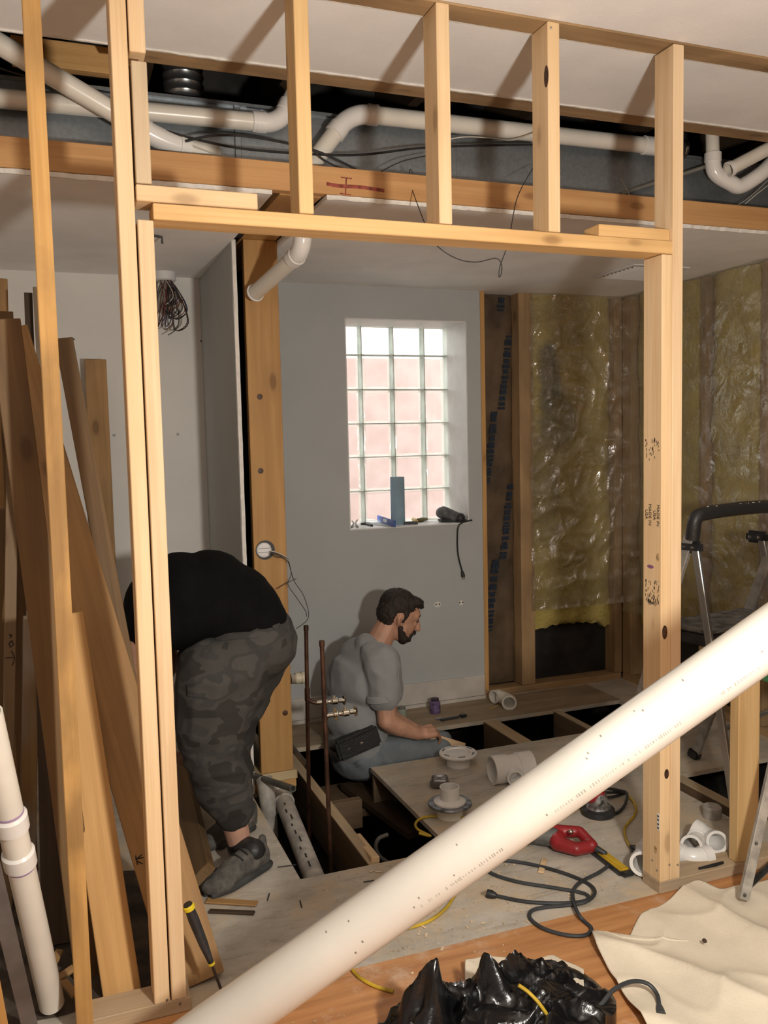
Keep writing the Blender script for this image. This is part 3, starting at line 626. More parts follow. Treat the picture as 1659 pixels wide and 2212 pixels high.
pE = PY(206, 776, 4.2); tag(bbox_board('board', (pE.x-.047, 4.2, .004), (pE.x+.047, 4.24, pE.z), TAN), 'square-cut tan board standing upright against the wall left of the double stud', 'board')
lean((61, 634), 3.5, (104, 1830), None, 17, .03, DARKW, 'dark splintered board end behind the narrow orange stud')
lean((82, 622), 3.45, (150, 1850), None, 21, .03, GREYW, 'greyish board end beside the dark splintered one')
lean((0, 603), 3.75, (30, 1780), None, 30, .03, TAN, 'tallest pale board end at the left edge of the view')
lean((10, 674), 3.3, (64, 1880), None, 34, .03, BROWN, 'dusty board top just below the tallest board end')
hb = lean((27, 980), 3.0, (14, 1960), None, 24, .055, wood('brown_grey_stud', (.26, .175, .10), (.19, .125, .07), .4, grime=.3), 'brown board with a handwritten arrow and word')
lean((68, 1330), 2.95, (58, 1930), None, 33, .02, PLASTERY, 'plaster-smeared broken lath board next to the handwritten board', tilt=12)
lean((108, 1300), 3.05, (128, 2040), None, 66, .015, DARKW, 'dark brown panel standing behind the narrow orange stud')
lean((4, 1100), 3.1, (0, 1860), None, 26, .03, BROWN, 'brown board at the left edge behind the handwritten board')
lean((-80, 1840), 1.95, (2, 2262), None, 46, .036, ORANGE, 'orange board end in the lower left corner')
# handwriting on the brown board: an arrow and the word ale
INK = mat('black_marker', (.02, .016, .014), .7)
def ink(pts, hb=hb, th=.0275):
    M = hb.matrix_basis; n = M.col[1].to_3d(); c = M.translation; n = n if n.dot(c-EYE) < 0 else -n; c = c+n*(th+.0004)
    def hit(x, y): d = ray(x, y); return EYE+d*((c-EYE).dot(n)/d.dot(n))
    bm = B(); tube(bm, spl([hit(x, y) for x, y in pts], 5), .0016, 5); obj('handwriting', bm, INK, hb)
for st in ([(12, 1421), (31, 1421)], [(24, 1406), (31, 1421), (26, 1438)], [(23, 1396), (19, 1392), (24, 1386), (29, 1392), (21, 1399)], [(20, 1388), (28, 1383)], [(21, 1378), (25, 1374), (20, 1371), (26, 1372)]):
    ink(st)
# boards lying on the floor by the man's shoe
o = board('plank', PZ(424, 1905, .06), PZ(376, 1660, .065), .135, .036, BROWN, wdir=(.75, 0, .66)); tag(o, 'brown plank lying tilted on the floor against the worker\'s shoe', 'plank')
o = board('wood_strip', PZ(452, 1968, .006), PZ(550, 1972, .006), .018, .008, DARKW, wdir=(0, 1, 0)); tag(o, 'thin dark wood strip on the floor right of the double stud', 'wood strip')
o = board('wood_strip', PZ(446, 1945, .006), PZ(556, 1952, .006), .03, .006, TAN, wdir=(0, 1, 0)); tag(o, 'thin tan wood shaving strip on the floor by the shoe', 'wood strip')
# ---- white drain pipe and metal track at the lower left
t = thing('drain_pipe', PZ(112, 2176), 'white plastic pipe with two couplings leaning at the lower left', 'pipe')
a = PZ(112, 2168, .03); b = PY(-28, 1540, 1.98); d = (b-a).normalized(); Ln = (b-a).length
bm = B(); hollow(bm, a, b, .031, .027, 24); obj('pipe', bm, PVC, t)
def along(px, py): 
    best = min(range(400), key=lambda k: (lambda q: (q[0]-px)**2+(q[1]-py)**2)(proj(a+d*Ln*k/400))); return a+d*Ln*best/400
def proj(p):
    q = Vector(p)-EYE; z = q.dot(_F); return (q.dot(_R2)/z*FPX+829.5, q.dot(_D2)/z*FPX+1106)
for k, py in enumerate((1780, 1862)):
    q = along(5, py); bm = B(); lathe(bm, q-d*.022, d, [(.031, 0), (.0365, .002), (.037, .040), (.031, .046)], 24); obj('coupling', bm, PVCG, t)
    bm = B(); lathe(bm, q+d*(.026 if k == 0 else -.03), d, [(.0312, 0), (.0316, .001), (.0316, .006), (.0312, .007)], 24); obj('primer_ring', bm, mat('purple_primer', (.42, .30, .50), .5), t)
a2 = PZ(70, 2240, .01); b2 = PY(-45, 1760, 1.9)
x, y, z = frame(b2-a2, ray(40, 2000).cross(b2-a2)); bm = B(); Lm = (b2-a2).length; cc = (a2+b2)/2
obox(bm, cc, x, y, z, .034, .0015, Lm); obox(bm, cc+x*.017+y*.014, x, y, z, .0015, .028, Lm); obox(bm, cc-x*.017+y*.014, x, y, z, .0015, .028, Lm)
t = thing('metal_track', a2, 'grey galvanised steel track leaning in the lower left corner', 'metal track'); obj('channel', bm, mat('dull_steel_track', (.20, .205, .215), .45, .6), t, smooth=0)

for st in ([(293, 1848), (297, 1868)], [(306, 1846), (295, 1858), (308, 1866)], [(292, 1856), (310, 1852)], [(318, 1846), (326, 1845)], [(319, 1854), (325, 1853)]): ink(st, wb_, .018)
# scraps between the boards, and a dark sheet added as floor shade
rnd = random.Random(9)
t = thing('floor_shade_sheet', PZ(130, 2110), 'dark crumpled sheet added as the shade on the floor among the leaning boards', 'shade sheet'); bm = B(); g = []
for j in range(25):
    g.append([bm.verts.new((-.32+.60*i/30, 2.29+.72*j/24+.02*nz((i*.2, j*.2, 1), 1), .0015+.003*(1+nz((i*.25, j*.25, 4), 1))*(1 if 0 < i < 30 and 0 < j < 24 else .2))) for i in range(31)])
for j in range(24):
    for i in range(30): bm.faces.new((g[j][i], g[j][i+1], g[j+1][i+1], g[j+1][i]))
obj('sheet', bm, mat('floor_shade', (.075, .055, .038), .9, var=.3, scale=9, bump=.3, bscale=30), t, smooth=40)
for k, (x, y, L_, a, lb) in enumerate(((138, 2105, .10, .5, 'small pale wood scrap on the dark sheet beside the white pipe'), (150, 2135, .07, 2.0, 'shortest wood scrap on the dark sheet, nearest the orange stud'), (118, 2075, .08, 1.2, 'wood scrap on the dark sheet behind the white pipe'))):
    p = PZ(x, y, .038); d = V(math.cos(a), math.sin(a), .15); o = board('wood_scrap', p-d*L_/2, p+d*L_/2, .022, .010, TAN, wdir=(-math.sin(a), math.cos(a), .2)); tag(o, lb, 'wood scrap')
# ================================================================== services in the opened ceiling
t = thing('air_duct', (1, 3.1, ZS+.1), 'long grey galvanised rectangular duct behind the white ceiling pipes', 'duct')
bm = B(); box(bm, (XL+.02, 2.99, ZS+.03), (XR-.02, 3.38, 2.585), .002); obj('duct_body', bm, GALV, t)
for k, x in enumerate((-.25, .62, 1.42, 2.45)):
    bm = B(); box(bm, (x, 2.982, ZS+.03), (x+.022, 2.99, 2.59), .002); obj('seam', bm, GALV, t)
bm = B(); box(bm, (XL+.02, 2.975, 2.582), (XR-.02, 2.992, 2.592)); obj('flange', bm, GALV, t, smooth=0)
p = PY(398, 190, 3.08); bm = B(); prof = [(.066, -.02)]
for k in range(7): prof += [(.066, .02+k*.03), (.070, .03+k*.03), (.066, .04+k*.03)]
lathe(bm, V(p.x, 3.1, 2.58), (0, 0, 1), prof, 28); obj('round_collar', bm, mat('shiny_duct', (.42, .43, .44), .25, .9), t)
def run(name, pts, r, mt, label, cat='pipe', fits=(), cuts=.09, smooth_at=None, ends=True):
    """pipe along corners, with fitted elbows as parts"""
    pts = [Vector(p) for p in pts]; t = thing(name, pts[0], label, cat); n = len(pts)
    for i in range(n-1):
        a, b = pts[i], pts[i+1]; u = (b-a).normalized(); a2 = a+u*(cuts if i > 0 else 0); b2 = b-u*(cuts if i < n-2 else 0)
        bm = B(); hollow(bm, a2, b2, r, r*.88, 22); obj('pipe', bm, mt, t)
    for i in range(1, n-1):
        bm = B(); c = corner(pts[i], pts[i-1], pts[i+1], cuts*1.05, 10); tube(bm, c, r*1.08, 22); e = obj('elbow', bm, PVCG if mt is PVC else mt, t)
        for q, f in ((pts[i-1], c[0]), (pts[i+1], c[-1])):
            u = (Vector(q)-pts[i]).normalized(); bm = B(); lathe(bm, f-u*.012, u, [(r*1.04, 0), (r*1.17, .002), (r*1.17, .036), (r*1.0, .038)], 22); obj('hub', bm, PVCG if mt is PVC else mt, e)
    for (p, u, L_f) in fits:
        bm = B(); u = Vector(u).normalized(); lathe(bm, Vector(p)-u*L_f/2, u, [(r, 0), (r*1.16, .002), (r*1.16, L_f-.002), (r, L_f)], 22); obj('coupling', bm, PVCG, t)
    return t
# straight pipe at the left with an elbow turning away
a = PY(-60, 207, 2.935); b = PY(604, 268, 2.935)
run('drain_pipe', [a, b, b+V(.05, 0, .10)], .029, PVC, 'horizontal white pipe in the open ceiling, left half, ending in an elbow', cuts=.055, fits=[(b-V(.07, 0, 0), b-a, .05)])
# diagonal pipe coming down from the upper left
a = PY(-30, 78, 2.80); b = PY(352, 306, 2.90); c = PY(470, 336, 2.93)
run('drain_pipe', [a, b, c], .031, PVC, 'white pipe slanting down from the top left corner behind the double stud', cuts=.06)
# pipe with an elbow in the middle, running right
a = PY(640, 400, 2.935); b = PY(757, 243, 2.925); c = PY(1432, 318, 2.925)
run('drain_pipe', [a, b, c], .0305, PVC, 'long white ceiling pipe bending down behind the first cripple stud', cuts=.07, fits=[(c-(c-b).normalized()*.06, c-b, .07)])
t = thing('rubber_coupling', c, 'black rubber coupling with steel bands on the ceiling pipe beside the right stud', 'coupling'); u = (c-b).normalized()
bm = B(); lathe(bm, c+u*.012, u, [(.03, 0), (.036, .002), (.036, .09), (.03, .092)], 22); obj('sleeve', bm, BLACK, t)
for k in (.02, .075): bm = B(); lathe(bm, c+u*(.012+k), u, [(.0365, 0), (.0375, .001), (.0375, .009), (.0365, .01)], 22); obj('band', bm, CHROME, t)
# trap at the right
t = thing('trap_pipe', PY(1560, 380, 2.9), 'white drain trap curling under the ceiling at the right edge', 'drain trap')
p0 = PY(1538, 268, 2.90); p1 = PY(1540, 345, 2.90); p2 = PY(1600, 402, 2.88); p3 = PY(1668, 352, 2.86); p4 = PY(1740, 300, 2.86)
bm = B(); tube(bm, spl([p0, p0*.5+p1*.5, p1], 4), .0265, 20); obj('pipe', bm, PVC, t)
bm = B(); tube(bm, spl([p1+(p0-p1)*.15, PY(1545, 372, 2.90), PY(1578, 395, 2.885), p2, PY(1640, 378, 2.865), p3], 6), .031, 20); e = obj('trap_bend', bm, PVCG, t)
bm = B(); lathe(bm, p1+V(0, 0, -.01), (0, 0, 1), [(.028, 0), (.0335, .003), (.0335, .035), (.028, .038)], 20); obj('hub', bm, PVCG, e)
a = PY(1575, 366, 2.84); b = PY(1700, 300, 2.80); bm = B(); hollow(bm, a, b, .0265, .023, 20); obj('pipe', bm, PVC, t)
bm = B(); lathe(bm, a-(b-a).normalized()*.004, b-a, [(.026, 0), (.031, .002), (.031, .016), (.026, .018)], 20); obj('hub', bm, PVCG, t)
a = PY(1340, 420, 2.95); b = PY(1530, 358, 2.93)
t = tag(obj('conduit', tube(B(), [a, b], .008, 10), mat('dull_conduit', (.30, .29, .26), .5, .4)), 'thin grey conduit sloping up behind the right stud', 'conduit')
# short pipe under the soffit by the post
a = PY(552, 632, 3.44); b = PY(655, 540, 3.05)
t = run('drain_pipe', [a, b, b+V(.0, -.0, .085)], .030, PVC, 'white pipe sloping along the low ceiling into the top of the amber post', cuts=.055)
bm = B(); lathe(bm, a-(b-a).normalized()*.006, b-a, [(.028, 0), (.036, .001), (.036, .007), (.031, .008)], 22); obj('escutcheon', bm, WHITE, t)
# ---- cables
def cable(pts, r, mt, label, name='cable', n=8, seg=7, Y=None):
    P = [PY(x, y, yy) for x, y, yy in pts]; return tag(obj(name, tube(B(), spl(P, n), r, seg), mt), label, 'cable')
WIRE = mat('white_wire', (.55, .52, .46), .5); DW = mat('dark_wire', (.03, .027, .025), .5)
cable([(330, 275, 2.882), (440, 305, 2.882), (560, 325, 2.882), (760, 335, 2.882), (930, 318, 2.882), (1160, 312, 2.882)], .0042, BLACK, 'thick black cable sagging behind the first cripple stud and on to the right')
cable([(400, 305, 2.872), (470, 292, 2.872), (560, 298, 2.872), (680, 325, 2.872), (770, 366, 2.872)], .0042, BLACK, 'black cable arching over another behind the double stud')
cable([(660, 310, 2.866), (700, 345, 2.866), (745, 365, 2.866), (820, 376, 2.866)], .003, BLACK, 'short black cable drooping to the beam below the bent pipe')
cable([(380, 300, 2.88), (430, 320, 2.88), (490, 340, 2.88), (560, 352, 2.90)], .0022, WIRE, 'thin pale wire crossing the slanting white pipe', 'wire')
cable([(940, 308, 2.88), (1000, 296, 2.86), (1060, 298, 2.86), (1110, 302, 2.87), (1160, 284, 2.87)], .0022, WIRE, 'thin white wire drooping between the second and third cripple studs', 'wire')
cable([(820, 372, 2.9), (870, 348, 2.88), (930, 335, 2.88)], .002, DW, 'thin dark wire left of the second cripple stud', 'wire')
cable([(1153, 360, 2.90), (1120, 420, 2.6), (1106, 480, 2.45), (1100, 520, 2.45), (1090, 548, 2.45), (1080, 575, 2.45), (1078, 598, 2.45), (1083, 590, 2.45), (1083, 570, 2.45), (1070, 558, 2.45), (1030, 566, 2.45), (990, 560, 2.45), (952, 538, 2.45), (930, 510, 2.5), (905, 450, 2.7), (888, 400, 2.85), (885, 368, 2.86), (890, 372, 2.86), (893, 400, 2.86)], .0016, DW, 'thin dark wire looping down below the header', 'wire')
cable([(1610, 440, 2.9), (1640, 415, 2.9), (1680, 385, 2.9)], .0022, WIRE, 'thin pale wire at the right below the drain trap', 'wire')
cable([(1585, 448, 2.9), (1620, 425, 2.92), (1680, 370, 2.93)], .0018, WIRE, 'second thin pale wire at the far right below the drain trap', 'wire')
cable([(1340, 385, 2.9), (1352, 405, 2.9), (1360, 422, 2.89)], .0015, WIRE, 'tiny stub of pale wire behind the right stud', 'wire')
cable([(-20, 140, 2.93), (60, 165, 2.94), (180, 190, 2.95), (300, 210, 2.96)], .0035, BLACK, 'black cable behind the slanting pipe near the top left', 'cable')
# small hook under the soffit
t = thing('ceiling_hook', PY(340, 505, 3.0), 'small metal bracket on the low ceiling right of the double stud', 'bracket'); p = PZ(338, 508, ZS-.014)
bm = B(); tube(bm, [p+V(-.02, 0, -.001), p+V(.02, 0, -.006), p+V(.02, 0, -.03)], .005, 6); obj('hook', bm, mat('dark_steel', (.09, .085, .08), .45, .6), t)
# bundle of wires on the left back wall
t = thing('wire_bundle', PY(352, 645, 4.2), 'tangled bundle of red, black and white wires hanging from a ceiling box', 'wires')
p = PY(352, 602, 4.24); bm = B(); lathe(bm, V(p.x, 4.2, ZS-.013), (0, 0, -1), [(.055, 0), (.055, .035), (.048, .04), (0, .04)], 20); obj('junction_box', bm, WHITE, t)
rnd = random.Random(3); cols = [mat('red_wire', (.20, .035, .025), .5), DW, WIRE, mat('brown_wire', (.10, .05, .035), .5), DW, mat('blue_wire', (.05, .05, .12), .5)]
for k in range(26):
    x0 = p.x-.03+.06*rnd.random(); y0 = 4.17+.05*rnd.random(); z0 = ZS-.03; dx = -.05+.15*rnd.random(); L1 = .10+.12*rnd.random()
    pts = [V(x0, y0, z0), V(x0+dx*.7, y0-.03, z0-L1*.5), V(x0+dx, y0-.04, z0-L1), V(x0+dx*.6-.02, y0-.03+.05*rnd.random(), z0-L1-.03), V(x0+dx*.2, y0-.02, z0-L1*.7), V(x0+dx*.1+.02, y0-.01, z0-L1*.35)]
    obj('wire', tube(B(), spl(pts, 5), .0019+.0006*rnd.random(), 5), cols[k % 6], t)
for k, pl_ in enumerate(([(366, 628), (382, 636), (397, 645)], [(366, 630), (380, 640), (396, 649)], [(370, 640), (384, 668), (386, 695), (380, 712), (363, 724)], [(371, 650), (376, 672), (386, 677), (386, 665)])):
    obj('wire', tube(B(), spl([PY(x, y, 4.16) for x, y in pl_], 5), .0022, 6), cols[(0, 3, 1, 1)[k]], t)
# round box let into the post, with its wires
t = thing('wall_box', PY(573, 1188, 3.49), 'round white junction box set in the amber post with loose wires', 'junction box'); p = PY(573, 1188, 3.498)
bm = B(); lathe(bm, p, (0, -1, 0), [(.040, 0), (.040, .001), (0, .001)], 24); obj('cut_hole', bm, BLACK, t)
bm = B(); lathe(bm, p+V(-.006, -.0015, 0), (0, -1, 0), [(.031, 0), (.031, .002), (.026, .006), (0, .007)], 24); bx_ = obj('box_cover', bm, WHITE, t)
for dz in (-.008, .008): bm = B(); obox(bm, p+V(-.006, -.009, dz), V(1, 0, 0), V(0, 1, 0), V(0, 0, 1), .05, .001, .0015); obj('slot', bm, BLACKP, bx_)
for k, pl_ in enumerate(([(583, 1192), (605, 1199), (622, 1208), (628, 1232), (637, 1258), (655, 1285), (666, 1320), (663, 1340), (640, 1358)], [(585, 1194), (606, 1202), (622, 1213), (629, 1240), (622, 1262), (640, 1290), (660, 1320), (662, 1332)], [(584, 1190), (600, 1194), (616, 1202), (626, 1215)], [(640, 1250), (622, 1258), (598, 1272)], [(582, 1195), (598, 1203), (620, 1210), (633, 1250)])):
    obj('wire', tube(B(), spl([PY(x, y, 3.47) for x, y in pl_], 5), .0016, 6), (DW, DW, WIRE, DW, DW)[k], t)
# capped drain stub on the partition
a = PY(628, 1467, 3.6); t = thing('drain_stub', a, 'cream capped drain stub sticking out beside the amber post', 'pipe stub'); u = V(1, 0, .02).normalized()
bm = B(); lathe(bm, a, u, [(0, 0), (.021, 0), (.021, .035), (0, .035)], 20); obj('pipe', bm, PVC, t)
CRM = mat('cream_cap', (.62, .56, .42), .45); bm = B(); lathe(bm, a+u*.02, u, [(0, 0), (.024, 0), (.025, .022), (.022, .022), (.022, .026), (.026, .026), (.026, .044), (0, .046)], 20); obj('cap', bm, CRM, t)
bm = B(); lathe(bm, a+u*.066, u, [(0, 0), (.019, 0), (.019, .012), (0, .013)], 14); obj('plug', bm, mat('grey_blue_plug', (.16, .18, .22), .5), t)
# ---- copper risers with stop valves
def riser(px0, px1, Y, label, valve, vy, bend):
    top = PY(*px0, Y); bot = PY(px0[0]+(px1[0]-px0[0])*1.25, px1[1]+120, Y); t = thing('copper_pipe', V(bot.x, Y, -.3), label, 'pipe')
    bot.z = max(bot.z, -.5); bm = B(); tube(bm, [bot, top], .0085, 14); obj('pipe', bm, COPPER, t)
    u = (top-bot).normalized(); bm = B(); lathe(bm, top-u*.02, u, [(.0085, 0), (.0105, .001), (.0105, .022), (0, .024)], 14); obj('end_cap', bm, COPPER, t)
    f = (vy-px0[1])/(px1[1]-px0[1]); q = PY(px0[0]+(px1[0]-px0[0])*f, vy, Y); bm = B(); lathe(bm, q-u*.022, u, [(.0085, 0), (.0108, .001), (.0108, .05), (.0085, .051)], 14); obj('tee', bm, COPPER, t)
    pts = [PY(x, y, Y-.005*i) for i, (x, y) in enumerate(bend)]; bm = B(); tube(bm, spl(pts, 5), .0085, 12); obj('branch', bm, COPPER, t)
    s = pts[-1]; v = (PY(*valve[1], Y)-PY(*valve[0], Y)).normalized(); Lv = (PY(*valve[1], Y)-PY(*valve[0], Y)).length; s = PY(*valve[0], Y)
    bm = B(); lathe(bm, s, v, [(0, 0), (.009, 0), (.009, Lv*.22), (.0125, Lv*.24), (.0125, Lv*.36), (.0085, Lv*.4), (.011, Lv*.5), (.014, Lv*.53), (.014, Lv*.7), (.009, Lv*.74), (.009, Lv*.9), (0, Lv*.9)], 12); vb = obj('valve_body', bm, CHROME, t)
    bm = B(); lathe(bm, s+v*Lv*.9, v, [(0, 0), (.017, 0), (.020, .003), (.017, .007), (0, .007)], 18); hd = obj('valve_handle', bm, CHROME, vb)
    for vv in hd.data.vertices:
        pass
    bm = B(); o_ = s+v*Lv*.3; lathe(bm, o_, v, [(0, 0), (.024, 0), (.024, .0015), (0, .004)], 20); obj('escutcheon', bm, CHROME, t)
    bm = B(); lathe(bm, s+v*Lv*.6, (0, 0, 1), [(0, .008), (.007, .01), (.007, .022), (0, .022)], 12); obj('outlet', bm, CHROME, vb)
riser((661, 1352), (668, 1745), 3.35, 'left copper pipe rising from the floor hole beside the amber post', ((682, 1518), (748, 1512)), 1502, [(662, 1505), (672, 1515), (684, 1518)])
riser((695, 1385), (714, 1850), 3.05, 'right copper pipe rising from the floor hole, crossing the seated man\'s back', ((704, 1546), (773, 1535)), 1543, [(702, 1543), (706, 1546)])
# ---- pipes in the hole
t = thing('waste_pipe', PZ(590, 1740, -.1), 'dusty grey slotted waste pipe slanting down into the floor hole', 'pipe')
a = PY(612, 1728, 3.40); b = PY(690, 1925, 2.70); bm = B(); hollow(bm, a, b, .036, .031, 24); obj('pipe', bm, PVCD, t)
for k in range(9):
    f = .15+k*.085; q = a+(b-a)*f; x_, y_, z_ = frame(b-a, -ray(650, 1800)); bm = B(); obox(bm, q+x_*.0358+y_*.006*math.sin(k*2.3), y_, x_, z_, .006, .0015, .018+.01*(k % 3)); obj('slot', bm, BLACK, t, smooth=0)
u = (a-b).normalized(); bm = B(); lathe(bm, a-u*.03, u, [(.036, 0), (.042, .002), (.042, .05), (.036, .053)], 24); obj('hub', bm, PVCD, t)
e0 = PY(580, 1722, 3.42); bm = B(); tube(bm, spl([a+u*.02, a+u*.05+V(0, 0, .02), a+V(-.05, .06, .03), e0+V(.0, .02, .02)], 5), .036, 18); obj('bend', bm, PVCD, t)
q = PY(578, 1722, 3.38); bm = B(); tube(bm, spl([q+V(0, .05, .06), q+V(0, .01, .01), q+V(.002, -.005, -.06), q+V(.004, -.005, -.17)], 5), .033, 18); obj('drop', bm, PVCD, t)
bm = B(); lathe(bm, q+V(.002, -.005, -.055), (0, 0, -1), [(.033, 0), (.038, .002), (.038, .012), (.033, .014)], 20); obj('hub', bm, PVCD, t)
a = PZ(548, 1676, .075); b = PY(633, 1704, 3.16)
tag(obj('grey_pipe', hollow(B(), a, b, .0135, .010, 14), mat('grey_green_pipe', (.10, .10, .085), .5)), 'thin grey pipe sticking out over the hole from the foot of the partition', 'pipe')
a = PY(622, 1604, 3.62); b = PY(664, 1655, 3.37)
tag(obj('steel_pipe', tube(B(), [a, b], .012, 12), mat('rusty_steel', (.13, .115, .10), .5, .5)), 'dark steel pipe sloping from the post to the left copper pipe', 'pipe')
tag(obj('flexible_hose', tube(B(), spl([PY(x, y, 3.0) for x, y in ((838, 1803), (818, 1812), (812, 1830), (820, 1850), (845, 1868))], 6), .008, 10), mat('grey_hose', (.13, .125, .115), .5)), 'grey looped hose end inside the floor hole', 'hose')
# ================================================================== things on the window sill
SZ = WZ0+.004
p = PZ(860, 1127, SZ); p = V(p.x, 4.43, SZ); p.x = PY(860, 1127, 4.43).x
t = thing('paper_towel_roll', p, 'blue paper towel roll standing on the window sill', 'paper roll')
H_ = PY(861, 1030, 4.43).z-SZ; bm = B(); lathe(bm, p, (0, 0, 1), [(.016, 0), (.039, 0), (.039, H_-.001), (.038, H_), (.016, H_), (.016, H_-.03)], 32); obj('towels', bm, mat('blue_paper', (.26, .37, .46), .9, var=.05, bump=.15, bscale=200), t)
bm = B(); lathe(bm, p, (0, 0, 1), [(.0165, H_-.02), (.0165, H_-.002), (.0145, H_-.002), (.0145, H_-.02)], 24); obj('core', bm, mat('grey_card', (.2, .17, .14), .9), t)
a = PZ(817, 1126, SZ+.001); b = PZ(853, 1139, SZ+.001); u = (b-a).normalized(); n = V(-u.y, u.x, 0)
t = thing('blade_pack', (a+b)/2, 'blue and white cardboard blade box standing on edge on the sill', 'box'); c = (a+b)/2+V(0, 0, .0175)
bm = B(); obox(bm, c, u, n, V(0, 0, 1), (b-a).length, .012, .034, .001); obj('carton', bm, mat('blue_card', (.03, .10, .38), .5), t)
for k in range(4):
    bm = B(); obox(bm, c-n*.0064-u*(.032-.02*k)+V(0, 0, .002), u, n, V(0, 0, 1), .014, .0006, .018); obj('white_panel', bm, WHITE, t, smooth=0)
bm = B(); g = []
for i in range(9):
    g.append([bm.verts.new(PZ(778+i*8.5, 1131-j*4+ i*.9, SZ+.001+.004*max(0, 1-i/3)+.002*nz((i*.3, j*.5, 1), 2)+.001)) for j in range(4)])
for i in range(8):
    for j in range(3): bm.faces.new((g[i][j], g[i+1][j], g[i+1][j+1], g[i][j+1]))
bmesh.ops.solidify(bm, geom=list(bm.faces), thickness=.001); tag(obj('paper_sheet', bm, WHITE), 'white sheet of paper lying on the window sill', 'paper')
t = thing('dark_rag', PZ(792, 1132, SZ), 'small dark rag at the left of the sill', 'rag'); blob('cloth', [ell(PZ(790, 1131, SZ+.006), (.028, .02, .007)), cap(PZ(790, 1131, SZ+.006), .007, PZ(803, 1135, SZ+.006), .007)], BLACKP, t, .003, 2, wrinkle(.003, 60))
t = thing('pliers', PZ(765, 1135, SZ), 'small rusty pliers at the left corner of the sill', 'pliers')
for k, (pa, pb, pc) in enumerate((((758, 1139), (764, 1131), (761, 1126)), ((773, 1138), (768, 1130), (772, 1123)))):
    bm = B(); tube(bm, spl([PZ(*pa, SZ+.005), PZ(*pb, SZ+.012), PZ(*pc, SZ+.02)], 4), .0045, 8); obj('handle', bm, mat('rusty_tool', (.18, .13, .10), .5, .4), t)
t = thing('utility_knife', PZ(895, 1128, SZ), 'black and yellow knife lying on the sill beside the paper roll', 'knife')
a = PZ(873, 1130, SZ+.010); b = PZ(902, 1129, SZ+.010); bm = B(); tube(bm, [a, b], .009, 10); obj('grip', bm, BLACKP, t)
a = PZ(893, 1122, SZ+.012); b = PZ(899, 1126, SZ+.012); bm = B(); tube(bm, [a, b], .011, 10); obj('collar', bm, mat('tool_yellow', (.62, .40, .03), .45), t)
t = thing('screwdriver', PZ(918, 1124, SZ), 'dark screwdriver with a bare steel shaft on the sill', 'screwdriver')
a = PZ(902, 1124, SZ+.012); b = PZ(922, 1121, SZ+.012); c = PZ(947, 1121, SZ+.012); bm = B(); tube(bm, [a, a*.5+b*.5, b], [.011, .013, .008], 10); obj('handle', bm, mat('olive_grip', (.16, .13, .05), .5), t); bm = B(); tube(bm, [b, c], .003, 8); obj('shaft', bm, CHROME, t)
# corded tool with its flex hanging down the wall
t = thing('rotary_tool', PZ(975, 1128, SZ), 'grey corded power tool on the right end of the sill', 'power tool')
q = lambda x, y, z: PZ(x, y, SZ+z)
A_ = PY(958, 1106, 4.42); B_ = PY(990, 1118, 4.35)
blob('motor_body', [cap(A_, .034, B_, .028), ell(A_+V(-.005, .005, -.004), (.038, .035, .034)), cap(A_+V(0, 0, -.02), .02, B_+V(0, .01, -.02), .016)], mat('grey_tool_body', (.13, .13, .135), .4, var=.25, scale=40), t, .004, 3)
bm = B(); lathe(bm, B_, B_-A_, [(.029, 0), (.030, .018), (.022, .03), (.012, .03), (.012, .02), (0, .02)], 20); obj('end_ring', bm, BLACKP, t)
bm = B(); obox(bm, V((A_.x+B_.x)/2, 4.40, SZ+.009), V(1, -.1, 0).normalized(), V(.1, 1, 0).normalized(), V(0, 0, 1), .12, .07, .016, .004); obj('base_shoe', bm, BLACKP, t)
cord = [B_+V(.012, -.01, -.01), V(B_.x+.03, 4.33, SZ+.012), V(B_.x+.055, 4.30, SZ+.01), V(B_.x+.04, 4.285, SZ+.012), PY(992, 1134, 4.285), PY(988, 1165, 4.288), PY(990, 1200, 4.288), PY(998, 1232, 4.288)]
bm = B(); tube(bm, spl(cord, 6), .0042, 8); obj('cord', bm, BLACK, t)
bm = B(); pg = PY(998, 1232, 4.287); pe = PY(1001, 1246, 4.285); tube(bm, [pg, pg*.5+pe*.5, pe], [.005, .010, .011], 10); pl_ = obj('plug', bm, BLACK, t)
for s in (-.005, .005): bm = B(); tube(bm, [pe+V(s, 0, 0), pe+V(s+.003, 0, -.014)], .0016, 6); obj('prong', bm, CHROME, pl_)

# ================================================================== plumbing fittings and tools on the floor
def lab(name, p, l, c): return thing(name, p, l, c)
p = PZ(990, 1652); t = lab('closet_flange', p, 'white toilet flange standing on the floor sheet near the seated man\'s knee', 'toilet flange')
bm = B(); lathe(bm, p, (0, 0, 1), [(.047, 0), (.053, 0), (.053, .050), (.047, .050), (.047, 0)], 28); obj('hub', bm, PVCG, t)
bm = B(); lathe(bm, p+V(0, 0, .048), (0, 0, 1), [(.045, 0), (.084, 0), (.086, .003), (.086, .008), (.083, .011), (.055, .013), (.050, .006), (.045, .006), (.045, 0)], 36); ri = obj('flange_ring', bm, PVCG, t)
bm = B(); lathe(bm, p+V(0, 0, .052), (0, 0, 1), [(.048, 0), (.048, .004), (0, .009)], 20); obj('test_cap', bm, WHITE, ri)
for k in range(6):
    a = k*1.05+.3; c = p+V(math.cos(a)*.069, math.sin(a)*.069, .0606); bm = B(); obox(bm, c, V(-math.sin(a), math.cos(a), 0), V(math.cos(a), math.sin(a), 0), V(0, 0, 1), .03, .007, .001); obj('bolt_slot', bm, mat('slot_blue_grey', (.10, .11, .14), .6), ri, smooth=0)
p = PZ(972, 1762); t = lab('closet_flange', p, 'toilet flange with a grey steel ring and a white cup on top', 'toilet flange')
